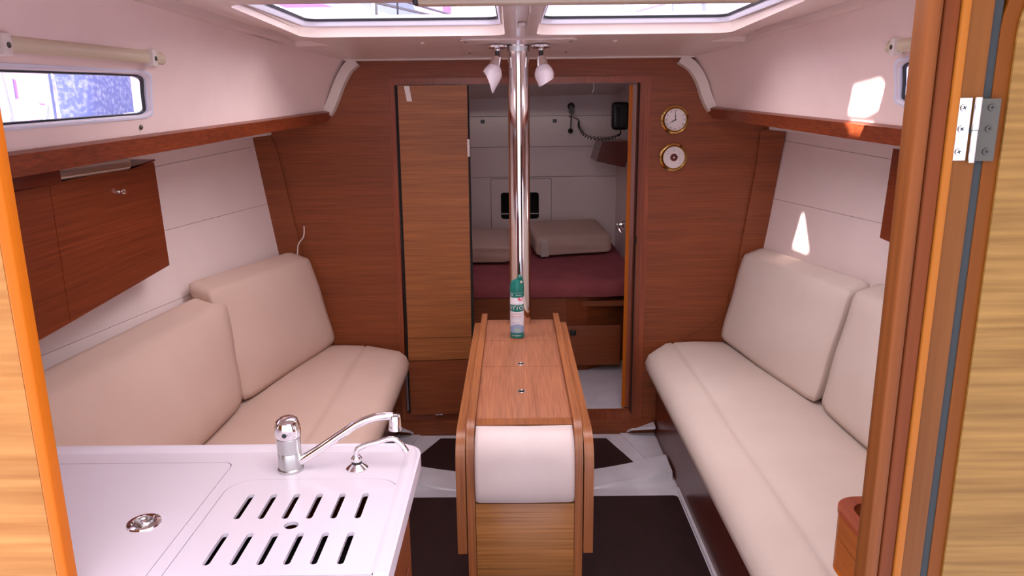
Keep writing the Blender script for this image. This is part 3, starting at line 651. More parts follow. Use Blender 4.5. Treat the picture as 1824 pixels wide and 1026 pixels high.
def spot(name, x, y, tilt, lab):
    z = zz(y) - .0005
    t = thing('spot_lamp', lab, 'lamp', (x, y, z), 'ceiling spot lamps')
    bm = bmesh.new(); lathe(bm, [(.034, 0), (.039, -.004), (.039, -.010), (.030, -.015), (.013, -.016), (.011, -.022), (0, -.022)], (x, y, z), (0, 0, 1), 32); link('base', bm, chrome, t)
    bm = bmesh.new(); lathe(bm, [(.0085, -.02), (.0085, -.048), (.006, -.052), (0, -.052)], (x, y, z), (0, 0, 1), 16); link('stem', bm, black, t)
    a = V(math.sin(R(tilt)), -.18, -math.cos(R(tilt))).normalized(); c = V(x, y, z-.044)
    bm = bmesh.new(); lathe(bm, [(.010, -.006), (.016, 0), (.0225, .036), (.0215, .036), (.0, .034)], c, a, 28); link('cup', bm, chrome, t)
    # frosted shade cut on the slant
    bm = bmesh.new(); u, v = frame_of(a); n = 32; rings = []
    cut = V(1 if tilt < 0 else -1, -.1, 0) if 1 else None
    for h, r in ((.035, .0225), (.046, .0300), (.058, .0350), (.070, .0365)):
        rings.append([c+a*h+(u*math.cos(2*math.pi*k/n)+v*math.sin(2*math.pi*k/n))*r for k in range(n)])
    last = []
    side = V(-1, 0, 0) if tilt < 0 else V(1, 0, 0)
    for k in range(n):
        d = u*math.cos(2*math.pi*k/n)+v*math.sin(2*math.pi*k/n); f = d.dot(-side if tilt < 0 else -side)
        f = d.dot(V(1, 0, 0))*(1.25 if tilt < 0 else -.35)+(-.25*d.y)
        last.append(c+a*(.098+.030*f)+d*(.0290-.006*f))
    rings.append(last)
    inner = [[p.lerp(c+a*((p-c).dot(a)), .12) for p in r_] for r_ in rings[::-1]]
    loft(bm, rings+inner[:4], caps=False); bm2 = bm
    link('shade', bm, frost, t, sharp=50)
spot('l', -.056, 2.965, -17, 'chrome ceiling spot lamp with frosted shade left of the mast post')
spot('r', .108, 2.965, 10, 'chrome ceiling spot lamp with frosted shade right of the mast post')

# ------------------------------------------------------------------ clock and barometer
def gauge(name, label, cat, z, is_clock):
    c = V(.706, BY-.004, z); t = thing(name, label, cat, tuple(c), 'brass bulkhead instruments')
    bm = bmesh.new(); lathe(bm, [(.056, -.003), (.061, .001), (.0615, .006), (.056, .010), (.053, .011), (.053, .020), (.0515, .026), (.0485, .029), (.0472, .026), (.0465, .020), (0, .020)], c, (0, -1, 0), 48); link('case', bm, brass, t)
    f = c+V(0, -.0215, 0)
    bm = bmesh.new(); lathe(bm, [(.0464, -.001), (.0464, .001), (0, .001)], f, (0, -1, 0), 40); link('dial', bm, dial, t)
    y = f.y-.0022
    def bar(bm, a, r0, r1, w0, w1):
        d = V(math.sin(a), 0, math.cos(a)); nn = V(d.z, 0, -d.x)
        prism(bm, [V(f.x, y, f.z)+d*r0+nn*w0, V(f.x, y, f.z)+d*r1+nn*w1, V(f.x, y, f.z)+d*r1-nn*w1, V(f.x, y, f.z)+d*r0-nn*w0], (0, -.0006, 0))
    if is_clock:
        rom = ['XII', 'I', 'II', 'III', 'IIII', 'V', 'VI', 'VII', 'VIII', 'IX', 'X', 'XI']
        for k in range(12):
            a = 2*math.pi*k/12
            text('numeral', rom[k], .0098, lambda px, py, a=a: (f.x+(py+.0385)*math.sin(a)+px*math.cos(a), y, f.z+(py+.0385)*math.cos(a)-px*math.sin(a)), black, t)
        bm = bmesh.new(); bar(bm, 0, -.006, .035, .0012, .0007); bar(bm, 0, .012, .020, .0022, .0012); link('minute_hand', bm, black, t, smooth=False)
        bm = bmesh.new(); bar(bm, R(240), -.005, .030, .0015, .0008); bar(bm, R(240), .010, .018, .0030, .0014); link('hour_hand', bm, black, t, smooth=False)
    else:
        bm = bmesh.new()
        for k in range(28):
            a = R(-135+270*k/27); bar(bm, a, .033, .036 if k % 3 else .039, .0003, .0003)
        link('scale', bm, grey_plast, t, smooth=False)
        for k, s_ in enumerate(('96', '98', '100', '102', '104')):
            a = R(-110+55*k); text('numeral', s_, .006, lambda px, py, a=a: (f.x+(py+.028)*math.sin(a)+px*math.cos(a), y, f.z+(py+.028)*math.cos(a)-px*math.sin(a)), grey_plast, t)
        bm = bmesh.new(); lathe(bm, [(.0165, 0), (.0165, .0012), (0, .0012)], (f.x, y+.0005, f.z), (0, -1, 0), 28); link('mechanism', bm, dark_wood, t)
        y -= .0012
        bm = bmesh.new(); bar(bm, R(-105), -.012, .020, .001, .0005); link('pointer', bm, black, t, smooth=False)
        bm = bmesh.new(); bar(bm, R(80), -.008, .024, .0007, .0004); link('set_hand', bm, brass, t, smooth=False)
    bm = bmesh.new(); lathe(bm, [(.003, 0), (.003, .002), (0, .003)], (f.x, y-.0005, f.z), (0, -1, 0), 14); link('hub', bm, black if is_clock else chrome, t)
gauge('clock', 'round brass ship clock with white dial at eight on the bulkhead, upper instrument', 'clock', 1.479, True)
gauge('barometer', 'round brass barometer with dark centre below the clock on the bulkhead', 'barometer', 1.317, False)

# ------------------------------------------------------------------ table
tb = thing('folding_table', 'narrow wooden drop-leaf saloon table with raised rails and white padded end', 'table', (.022, 2.4, 0))
XL, XR = -.1135, .1585
ys = [1.958, 2.455, 2.748, 3.035]
for i in range(3):
    bm = bmesh.new(); o_ = [(XL, ys[i]+.001), (XR, ys[i]+.001), (XR, ys[i+1]-.001), (XL, ys[i+1]-.001)]
    hs = []
    if i == 2: hs = [circle(.023, 2.985, .0425, 28)]
    if i == 1: hs = [circle(.0195, 2.482, .011, 20)]
    if i == 0: hs = [circle(.0185, 2.224, .011, 20)]
    plate(bm, o_, hs, lambda u, v, w: V(u, v, .662+w), .018); link('top_board', bm, table_y, tb, smooth=False)
for y in (2.482, 2.224):
    x = .019; bm = bmesh.new(); lathe(bm, [(.0112, -.012), (.0132, .0003), (.0126, .0013), (.0108, .0013), (.0098, -.001)], (x, y, .680), (0, 0, 1), 28, False); 
    link('finger_ring', bm, chrome, tb)
    bm = bmesh.new(); lathe(bm, [(.0099, -.006), (.0099, -.0002), (0, -.0002)], (x, y, .680), (0, 0, 1), 20); link('hole_shade_disc', bm, blackhole, tb)  # black disc painted in as the shade inside the finger hole
def rail_profile(y_far, y_front, ztop, zbot, r, w, taper=0):
    """outline in (Y, Z) of an inverted L that turns down at the near end, with rounded outer shoulder"""
    out = [(y_far, ztop)]; n = 10
    for k in range(n+1):
        a = R(90*k/n); out.append((y_front+r-r*math.sin(a), ztop-r+r*math.cos(a)))
    out += [(y_front, zbot), (y_front+w, zbot)]
    for k in range(n+1):
        a = R(90-90*k/n); r2 = max(r-w, .01); out.append((y_front+w+r2-r2*math.sin(a), ztop-w-r2+r2*math.cos(a)))
    out.append((y_far, ztop-w)); return out
for x0, x1 in ((XL-.0225, XL-.0005), (XR+.0005, XR+.0225)):
    bm = bmesh.new(); pr = rail_profile(3.055, 1.880, .702, .006, .10, .06)
    prism(bm, [V(x0, y, z) for y, z in pr], (x1-x0, 0, 0)); bmesh.ops.recalc_face_normals(bm, faces=bm.faces); 
    link('rail', bm, rail_y, tb)
for x0, x1 in ((XL-.0500, XL-.0245), (XR+.0245, XR+.0500)):
    bm = bmesh.new(); n = 8; pr = [(2.985, .682)]
    for k in range(n+1): a = R(90*k/n); pr.append((1.862+.085-.085*math.sin(a), .682-.085+.085*math.cos(a)))
    pr += [(1.862, .345), (2.985, .345)]
    prism(bm, [V(x0, y, z) for y, z in pr], (x1-x0, 0, 0)); link('drop_leaf', bm, rail_y, tb)
bm = bmesh.new(); box(bm, (XL, 1.90, .006), (XR, 2.93, .50)); link('centre_box', bm, front_x, tb)
bm = bmesh.new(); box(bm, (XL+.001, 1.876, .008), (XR-.001, 1.899, .488), .001); link('end_panel', bm, front_x, tb)
# padded end piece, rounding from the top down the front
bm = bmesh.new(); prof = []
for y, z in [(1.955, .684), (1.935, .686)]+[(1.93-.075*math.sin(R(a)), .611+.075*math.cos(R(a))) for a in range(10, 91, 10)]+[(1.850, .58), (1.852, .54), (1.857, .515), (1.868, .497), (1.90, .493), (1.955, .493)]: prof.append((y, z))
rings = []
xa, xb = XL+.001, XR-.001
for x, k in ((xa, .010), (xa+.003, .004), (xa+.012, 0), ((xa+xb)/2, -.003), (xb-.012, 0), (xb-.003, .004), (xb, .010)):
    rings.append([V(x, min(y+k, 1.955), z-(k if z > .6 and y < 1.95 else 0)) for y, z in prof])
loft(bm, rings); link('padded_end', bm, white_pad, tb, sharp=40)
bm = bmesh.new(); prism(bm, [V(XL+.001, 1.957, .684), V(XR-.001, 1.957, .684), V(XR-.001, 2.01, .6805), V(XL+.001, 2.01, .6805)], (0, 0, .002)); 
link('end_lip', bm, rail_y, tb)

# ------------------------------------------------------------------ spray can
cn = thing('spray_can', 'white and teal aerosol spray can standing on the table by the mast post', 'spray can', (.0085, 2.79, .6805))
cx, cy, r0 = .0085, 2.79, .0265; zb = .6810
bm = bmesh.new(); lathe(bm, [(.022, .0), (r0, .003), (r0, .180), (.024, .186), (.0, .186)], (cx, cy, zb), n=40); link('body', bm, can_white, cn)
bm = bmesh.new(); n = 36; rings = []
for h, rr in ((.181, .0272), (.186, .0276), (.205, .0268)): rings.append([V(cx+rr*math.cos(2*math.pi*k/n), cy+rr*math.sin(2*math.pi*k/n), zb+h) for k in range(n)])
top = []
for k in range(n):
    a = 2*math.pi*k/n; xx = math.cos(a); top.append(V(cx+.0235*xx, cy+.0235*math.sin(a), zb+.226+.009*xx))
rings.append(top); rings.append([V(cx+(p.x-cx)*.6, cy+(p.y-cy)*.6, p.z+.004) for p in top]); loft(bm, rings); link('cap', bm, teal, cn)
bm = bmesh.new(); box(bm, (cx+.004, cy-.022, zb+.232), (cx+.018, cy+.006, zb+.245), .004); link('trigger', bm, teal, cn)
bm = bmesh.new(); lathe(bm, [(.0045, 0), (.0045, .002), (0, .003)], (cx+.0165, cy-.020, zb+.222), (.5, -.85, 0), 12); link('nozzle', bm, white_trim, cn)
def band(name, z0, z1, m, a0=0, a1=360, e=.0004, wav=0):
    bm = bmesh.new(); n = 40; lo = []; hi = []
    for k in range(n+1):
        a = R(a0+(a1-a0)*k/n); rr = r0+e; w_ = wav*math.cos((k/n-.5)*2*math.pi)
        lo.append(V(cx+rr*math.cos(a), cy+rr*math.sin(a), zb+z0+(w_ if wav < 0 else 0))); hi.append(V(cx+rr*math.cos(a), cy+rr*math.sin(a), zb+z1+(w_ if wav > 0 else 0)))
    loft(bm, [lo, hi], close=False); return link(name, bm, m, cn)
band('top_band', .162, .180, teal); band('bottom_band', .003, .024, teal)
band('wave_print', .024, .052, blue_p, 180, 360, .0003, .006)
band('name_band', .108, .134, teal, 188, 352, .0005, -.0015)
def wrap(zc_, a_c, e=.0009): return lambda px, py: (cx+(r0+e)*math.cos(R(a_c)+px/r0), cy+(r0+e)*math.sin(R(a_c)+px/r0), zb+zc_+py)
for a_, z_ in ((262, .038), (285, .034)):
    bm = bmesh.new(); quadface(bm, [wrap(z_, a_, .0008)(.006*math.cos(2*math.pi*k/16), .0045*math.sin(2*math.pi*k/16+.5)) for k in range(16)]); link('leaf_print', bm, green_p, cn)
text('lettering', 'SANYTOL', .0225, wrap(.1215, 242), can_white, cn)
text('lettering', 'désinfectant', .0085, wrap(.099, 262), red_p, cn)
text('lettering', 'désodorisant', .0085, wrap(.089, 262), red_p, cn)
text('lettering', 'toutes surfaces', .006, wrap(.081, 262), grey_plast, cn)
text('lettering', 'action totale', .006, wrap(.137, 262), grey_plast, cn)
text('lettering', 'élimine 99,9 %', .0055, wrap(.066, 255), blue_p, cn)
text('lettering', 'des bactéries', .0055, wrap(.060, 255), blue_p, cn)
text('lettering', 'sans javel', .0058, wrap(.172, 285), can_white, cn)
text('lettering', 'eucalyptus', .0085, wrap(.014, 262), can_white, cn)
bm = bmesh.new(); a = R(298); c_ = V(cx+r0*math.cos(a), cy+r0*math.sin(a), zb+.156)
vs = []
for k in range(20): px = .011*math.cos(2*math.pi*k/20); py = .008*math.sin(2*math.pi*k/20); vs.append(wrap(.157, 300, .0008)(px, py))
quadface(bm, vs); link('pink_badge', bm, pink, cn)
bm = bmesh.new(); quadface(bm, [wrap(.172, 222, .0006)(px, py) for px, py in rrect(-.005, -.005, .005, .005, .002, 3)]); link('white_badge', bm, can_white, cn)

# ------------------------------------------------------------------ galley
gc = thing('galley_cabinet', 'mahogany galley cabinet under the white worktop', 'cabinet', (-.5, 1.1, 0))
bm = bmesh.new(); plate(bm, rrect(-1.10, .96, -.208, 1.322, .003, 1), [rrect(-1.08, .98, -.212, 1.30, .003, 1)], lambda u, v, w: V(u, v, .004+w), .8875); link('body', bm, side_wood, gc, smooth=False)
bm = bmesh.new(); prism(bm, [V(-.2075, .965, .1), V(-.2075, 1.27, .1), V(-.2075, 1.27, .70), V(-.2075, .965, .70)], (.004, 0, 0)); link('door', bm, side_wood, gc, smooth=False)
wt = thing('galley_worktop', 'glossy white moulded galley worktop with sink', 'worktop', (-.5, 1.1, .89))
bm = bmesh.new(); o_ = [p for p in rrect(-1.12, .912, -.178, 1.342, (.045, .01, .0, .0), 8)]
lid = rrect(-1.02, .925, -.515, 1.272, (.018, .0, .0, .0), 4); sink = rrect(-.494, .924, -.200, 1.204, (.045, .045, .0, .0), 7)
plate(bm, o_, [lid, sink], lambda u, v, w: V(u, v, .892+w), .028)
top_edges = [e for e in bm.edges if len(e.link_faces) == 2 and all(abs(v.co.z-.92) < 1e-5 for v in e.verts) and e.calc_face_angle(0) > 1 and (abs(e.verts[0].co.x+.178) < .05 or abs(e.verts[0].co.y-1.342) < .05) and e.verts[0].co.y > .915 and e.verts[1].co.y > .915 and (e.verts[0].co.x > -.19 or e.verts[0].co.y > 1.29)]
bmesh.ops.bevel(bm, geom=top_edges, offset=.006, segments=3, affect='EDGES'); link('top', bm, counter_m, wt, sharp=40)
# low fiddle rim at the back edge
bm = bmesh.new(); rings = []
rim = [(-1.12, 1.322), (-.8, 1.322), (-.5, 1.322), (-.25, 1.322)]+[(-.226+.03*math.cos(R(a)), 1.292+.03*math.sin(R(a))) for a in (90, 60, 30, 0)]+[(-.196, 1.22), (-.196, 1.1), (-.196, .93)]
for x, y in rim: rings.append((x, y))
R_ = []
for i, (x, y) in enumerate(rings):
    a = Vector(rings[max(i-1, 0)]); b = Vector(rings[min(i+1, len(rings)-1)]); t = (b-a).normalized(); nn = V(-t.y, t.x, 0); p = V(x, y, .9195); hh = .007 if i < 8 else .003
    R_.append([p+nn*.014, p+nn*.010+V(0, 0, hh), p-nn*.002+V(0, 0, hh*.95), p-nn*.012])
loft(bm, R_); link('rim', bm, counter_m, wt, sharp=60)
bm = bmesh.new(); plate(bm, rrect(-1.0185, .9265, -.5165, 1.2705, (.018, 0, 0, 0), 4), [], lambda u, v, w: V(u, v, .900+w), .0196); link('lid_panel', bm, counter_m, wt, smooth=False)
bm = bmesh.new(); box(bm, (-1.075, .985, .70), (-.214, 1.295, .705)); link('void_shade_sheet', bm, blackhole, wt)  # black sheet, gives the shade of the hollow cabinet
cv_ = thing('sink_cover', 'white slotted sink cover board with twelve drain slots', 'sink cover', (-.35, 1.07, .9))
hs = []
for k in range(6):
    x = -.4425+.0382*k
    hs.append(slot(x, 1.078, x, 1.147, .0052)); hs.append(slot(x, .955, x, 1.028, .0052))
hs.append(circle(-.3495, 1.054, .0112, 20, .0112))
bm = bmesh.new(); plate(bm, rrect(-.4922, .9255, -.2018, 1.2022, (.044, .044, 0, 0), 7), hs, lambda u, v, w: V(u, v, .9145+w), .0062)
link('board', bm, counter_m, cv_, smooth=False)
bm = bmesh.new(); box(bm, (-.50, .985, .80), (-.214, 1.21, .804)); link('slot_shade_sheet', bm, blackhole, wt)  # black sheet put in for the shade seen through the drain slots
lt = thing('lid_latch', 'round chrome flush pull ring on the worktop lid', 'latch', (-.583, 1.065, .92))
c_ = (-.583, 1.065, .9198)
bm = bmesh.new(); lathe(bm, [(.026, 0), (.025, .0025), (.019, .0035), (.017, .001), (.0, .0005)], c_, n=32); link('plate', bm, chrome, lt)
bm = bmesh.new(); lathe(bm, [(.013, .001), (.0145, .004), (.0125, .006), (.0095, .005), (.008, .0015)], c_, n=32); link('ring', bm, chrome_soft, lt)
bm = bmesh.new(); lathe(bm, [(.0065, .001), (.005, .004), (0, .005)], c_, n=20); link('button', bm, chrome, lt)

# mixer tap
fx, fy, fz = -.403, 1.241, .9205
ft = thing('mixer_tap', 'large chrome mixer tap with long swivel spout on the worktop', 'tap', (fx, fy, fz))
bm = bmesh.new(); lathe(bm, [(.0225, 0), (.0225, .004), (.0205, .006), (.0205, .034), (.0200, .035), (.0207, .036), (.0207, .062), (.0190, .064)], (fx, fy, fz), n=36); link('body', bm, chrome_soft, ft)
bm = bmesh.new(); rings = []
for z, rx, ry, dy in ((.0645, .0215, .0215, 0), (.072, .0228, .0232, -.001), (.085, .0218, .024, -.002), (.094, .0185, .022, -.001), (.0975, .014, .017, 0), (.0985, .004, .006, 0)):
    rings.append([V(fx+rx*math.cos(2*math.pi*k/32), fy+dy+ry*math.sin(2*math.pi*k/32), fz+z) for k in range(32)])
loft(bm, rings); link('lever_cap', bm, chrome, ft)
bm = bmesh.new(); lathe(bm, [(.0042, 0), (.0042, .002), (0, .0022)], (fx+.001, fy-.0235, fz+.075), (0, -1, .1), 14); link('index_dot', bm, black, ft)
bm = bmesh.new(); P = smooth_path([(fx+.016, fy, fz+.015), (fx+.05, fy, fz+.036), (fx+.095, fy+.002, fz+.066), (fx+.122, fy+.002, fz+.084), (fx+.15, fy+.002, fz+.0955), (fx+.170, fy+.002, fz+.099), (fx+.187, fy+.002, fz+.099)], 6)
tube(bm, P, [.0082-.0012*i/(len(P)-1) for i in range(len(P))], 16); link('spout', bm, chrome, ft)
bm = bmesh.new(); lathe(bm, [(.0055, .005), (.0095, .003), (.0105, -.004), (.0105, -.016), (.0112, -.017), (.0112, -.024), (.009, -.025), (0, -.024)], (fx+.190, fy+.002, fz+.0975), (.04, 0, 1), 24); link('aerator', bm, chrome, ft)
# small pump tap
px_, py_ = -.285, 1.243
f2 = thing('pump_tap', 'small chrome tap with thin bent spout at the worktop corner', 'tap', (px_, py_, fz))
bm = bmesh.new(); lathe(bm, [(.0195, 0), (.0195, .0015), (.014, .006), (.0085, .010), (0, .010)], (px_, py_, fz), n=32); link('flange', bm, chrome, f2)
bm = bmesh.new(); lathe(bm, [(.0092, .0095), (.0092, .012), (0, .012)], (px_, py_, fz), n=24); link('seal', bm, black, f2)
bm = bmesh.new(); lathe(bm, [(.0075, .012), (.0098, .016), (.0098, .020), (.007, .024), (0, .025)], (px_, py_, fz), n=24); link('nut', bm, chrome, f2)
bm = bmesh.new(); P = smooth_path([(px_, py_, fz+.020), (px_+.001, py_, fz+.034), (px_+.012, py_, fz+.042), (px_+.040, py_, fz+.050), (px_+.056, py_, fz+.055), (px_+.070, py_, fz+.055), (px_+.083, py_, fz+.043), (px_+.089, py_, fz+.032)], 6)
tube(bm, P, .0048, 14); link('spout', bm, chrome, f2)
bm = bmesh.new(); tube(bm, [P[-4], P[-1]+(P[-1]-P[-2])*.6], .0057, 14); link('tip', bm, chrome, f2)

# ------------------------------------------------------------------ cup holder box at the right
ch = thing('fiddle_box', 'small mahogany box with rounded corner and oval well in front of the right settee', 'box', (.8, 1.2, .63))
o_ = rrect(.650, .95, .90, 1.432, (0, .055, 0, 0), 8); i_ = rrect(.678, .98, .86, 1.405, .035, 6)
bm = bmesh.new(); plate(bm, o_, [i_], lambda u, v, w: V(u, v, .738+w), .012); link('top_rim', bm, cup_wood, ch, sharp=40)
o2 = rrect(.652, .952, .898, 1.43, (0, .053, 0, 0), 8)
bm = bmesh.new(); plate(bm, o2, [i_], lambda u, v, w: V(u, v, .688+w), .0495); link('upper_wall', bm, cup_side, ch, sharp=40)
bm = bmesh.new(); plate(bm, o2, [i_], lambda u, v, w: V(u, v, .622+w), .0645); link('lower_wall', bm, cup_side, ch, sharp=40)
bm = bmesh.new(); plate(bm, o2, [], lambda u, v, w: V(u, v, .612+w), .0095); link('bottom', bm, orange_edge, ch, sharp=40)  # orange colour stands in for sunlight on the bottom edge
bm = bmesh.new(); box(bm, (.74, 1.0, .484), (.86, 1.36, .611)); link('foot_block', bm, dark_wood, ch)
bm = bmesh.new(); box(bm, (.681, .99, .6225), (.857, 1.40, .626)); link('well_lining', bm, black, ch)

# ------------------------------------------------------------------ near partitions
ld = sroot('door_3', (-.9, .9, 0))
bm = bmesh.new(); box(bm, (-1.35, .88, .0), (-.6065, .9, 1.95)); link('door_panel', bm, door_face_slant, ld)
bm = bmesh.new(); box(bm, (-.606, .878, 0), (-.5915, .901, 1.95), .003, 3); link('edge_band', bm, orange_edge, ld)
pr = sroot('trim_4', (.5, .9, 0))
def stave(name, x0, x1, y0, y1, m, bev=.002): 
    bm = bmesh.new(); box(bm, (x0, y0, 0), (x1, y1, 1.95), bev, 3); return link(name, bm, m, pr)
stave('moulding', .4645, .4815, .892, .93, post_mould, .006)
stave('groove', .4815, .4845, .906, .93, dark_wood, 0)
stave('stave', .4845, .5035, .899, .93, post_red, .003)
stave('stave', .504, .5145, .896, .93, post_light, .003)
stave('stave', .515, .5415, .90, .93, post_mid, .001)
stave('door_seal', .542, .5535, .9035, .93, grey_seal, .001)
dd = sroot('door_4', (.8, .9, 0))
def dout(x0, zt, r): return rrect(x0, 0, 1.25, zt, (0, r, 0, 0), 10)
bm = bmesh.new(); plate(bm, dout(.5525, 1.735, .11), [dout(.5705, 1.717, .094)[:-1]+[(1.2499, .001)]] if 0 else [], lambda u, v, w: V(u, .902+w, v), .022); link('edge_band', bm, deep_edge, dd, sharp=40)
bm = bmesh.new(); plate(bm, dout(.5705, 1.717, .094), [], lambda u, v, w: V(u, .8985+w, v), .003); link('door_panel', bm, door_face, dd, sharp=40)
bm = bmesh.new(); box(bm, (.53, .935, 1.3), (1.3, .945, 2.0)); link('frame_panel', bm, lining, dd)
hg = thing('door_hinge', 'steel door hinge with six screws on the right door post', 'hinge', (.53, .9, 1.515))
def tilt(x, z): return x
bm = bmesh.new(); prism(bm, [V(.5105, .8995, 1.481), V(.5285, .8995, 1.481), V(.5285, .8995, 1.552), V(.5105, .8995, 1.552)], (0, -.0018, 0)); l1 = link('leaf', bm, chrome_soft, hg, smooth=False)
bm = bmesh.new(); prism(bm, [V(.540, .9010, 1.480), V(.560, .8970, 1.480), V(.560, .8970, 1.551), V(.540, .9010, 1.551)], (0, -.0018, 0)); l2 = link('leaf', bm, hinge_dark, hg, smooth=False); l2['label'] = 'dark hinge leaf screwed to the door edge'
bm = bmesh.new(); tube(bm, [(.5345, .896, 1.4785), (.5345, .896, 1.5152)], .0038, 18); link('knuckle', bm, chrome_soft, hg)
bm = bmesh.new(); tube(bm, [(.5345, .896, 1.5160), (.5345, .896, 1.5525)], .0042, 18); link('knuckle', bm, chrome_soft, hg)
bm = bmesh.new(); prism(bm, [V(.5285, .899, 1.512), V(.541, .899, 1.512), V(.541, .899, 1.519), V(.5285, .899, 1.519)], (0, .004, 0)); link('washer', bm, black, hg)
for L_, x, y in ((l1, .5195, .8975), (l2, .551, .8965)):
    for z in (1.491, 1.517, 1.541):
        c_ = V(x, y-(.0003 if L_ is l1 else -.0003), z)
        bm = bmesh.new(); lathe(bm, [(.0042, 0), (.0038, .0010), (.0, .0013)], c_, (0, -1, 0), 18); s_ = link('screw', bm, chrome_soft if (L_ is l1) else hinge_dark, L_)
        a = R(random.uniform(0, 90)); bm.free() if 0 else None
        for k in range(0): pass
        bm = bmesh.new()
        for k in (0, 1):
            d = V(math.cos(a+k*math.pi/2), 0, math.sin(a+k*math.pi/2)); nn = V(-d.z, 0, d.x); q = c_+V(0, -.0013, 0)
            prism(bm, [q+d*.0022+nn*.0005, q-d*.0022+nn*.0005, q-d*.0022-nn*.0005, q+d*.0022-nn*.0005], (0, -.0003, 0))
        link('screw_slot', bm, black, L_, smooth=False)

# ------------------------------------------------------------------ outside: added sun-blocking sheet, water, neighbouring boats
AZ = 2.75
def up(p): p = Vector(p); return p-SUN*((p.z-AZ)/SUN.z)
patch = [(.992, 2.375, 1.618), (1.004, 2.236, 1.636), (1.040, 2.188, 1.572), (1.043, 2.335, 1.517), (1.025, 2.42, 1.522)]
strip = [(1.02, 2.41, 1.503), (1.04, 2.29, 1.498), (1.065, 2.27, 1.44), (1.035, 2.37, 1.45)]
tri = [(1.202, 3.139, 1.098), (1.181, 3.155, .950), (1.196, 3.040, .950)]
bm = bmesh.new(); plate(bm, [(-4.2, -.4), (1.4, -.4), (1.4, 5.2), (-4.2, 5.2)], [[(up(p).x, up(p).y) for p in q] for q in (patch, strip, tri)], lambda u, v, w: V(u, v, AZ+w), .004)  # unseen sheet added to block the sun, its holes shape the sun patches
tag(link('sun_blocker', bm, canvas, smooth=False), 'unseen white sheet added over the deck, with holes that shape the sun patches', 'sun_blocker')

water = noisy('harbour_water', lin(120, 130, 170), lin(190, 190, 215), (1.5, 1.5, 1.5), .25, .5)
bm = bmesh.new(); quadface(bm, [V(-90, -60, -.5), V(90, -60, -.5), V(90, 120, -.5), V(-90, 120, -.5)]); tag(link('harbour_water', bm, water, smooth=False), 'pale harbour water outside the boat', 'water')
boat_white = mat('boat_white', (.9, .9, .92), .3); boat_blue = mat('blue_cover', lin(150, 158, 205), .8); boat_pink = mat('pink_cover', lin(226, 178, 208), .8); mast_m = mat('aluminium_mast', lin(190, 192, 215), .3, .3); lilac = mat('lilac_hull', lin(192, 188, 222), .5)
bld_pink = mat('pink_render', lin(214, 150, 196), .9); bld_lilac = mat('lilac_render', lin(160, 160, 212), .9)
def yacht(x, y, L, m, cover, hz=14, rot=0, lab=''):
    t = thing('moored_yacht', lab, 'yacht', (x, y, -.5), 'yachts moored outside')
    rm = Matrix.Translation((x, y, 0)) @ Matrix.Rotation(R(rot), 4, 'Z')
    def T(px, py, pz): return rm @ V(px, py, pz)
    bm = bmesh.new(); rings = []
    for k in range(9):
        f = k/8; w_ = (L*.16)*math.sin(math.pi*min(1, .18+f*.82))**.7 if f < 1 else .05; yy = L*(f-.5)
        zt = 1.0+.35*f*f; rings.append([T(-w_, yy, zt), T(-w_*.75, yy, -.2), T(0, yy, -.6), T(w_*.75, yy, -.2), T(w_, yy, zt)])
    loft(bm, rings); link('hull', bm, m, t)
    bm = bmesh.new(); P = [(-L*.09, -L*.25, 1.1), (L*.09, -L*.25, 1.1), (L*.07, L*.18, 1.25), (-L*.07, L*.18, 1.25)]
    prism(bm, [T(*p) for p in P], (0, 0, .5)); link('cabin', bm, boat_white, t)
    bm = bmesh.new(); tube(bm, [T(0, L*.08, 1.2), T(0, L*.08, hz)], .09, 10); link('mast', bm, mast_m, t)
    bm = bmesh.new(); tube(bm, [T(0, L*.06, 3.05), T((1.6 if x > 0 else -1.6), -L*.30, 3.35)], .24, 10); link('boom_cover', bm, cover, t)
    for tx, ty in ((0, L*.49), (0, -L*.48), (L*.13, 0), (-L*.13, 0)):
        bm = bmesh.new(); tube(bm, [T(tx, ty, 1.2), T(0, L*.08, hz*.97)], .035, 5); link('stay', bm, mast_m, t)
ys_ = [(-9.6, 13, 9, boat_white, boat_pink, 11, 6, 'white yacht with a pink boom cover, leftmost beyond the left hatch'), (-5.6, 14, 9, lilac, boat_pink, 12, -4, 'lilac yacht with a pink boom cover beyond the left hatch'), (-1.8, 13, 9, boat_white, boat_blue, 12, 3, 'white yacht with blue boom cover straight ahead'),
       (1.9, 12, 9, boat_white, boat_blue, 12, -4, 'white yacht with blue boom cover beyond the right hatch'), (5.7, 13.5, 9, lilac, boat_blue, 12, 3, 'lilac yacht beyond the right hatch'), (9.6, 12.5, 9, boat_white, boat_blue, 11, -5, 'white yacht with a blue boom cover at the far right beyond the hatch'),
       (-17, 22, 11, boat_white, boat_blue, 12, 20, 'white yacht moored further off to port'), (17, 22, 11, boat_white, boat_blue, 12, -20, 'white yacht moored further off to starboard')]
for a in ys_: yacht(*a[:7], lab=a[7])
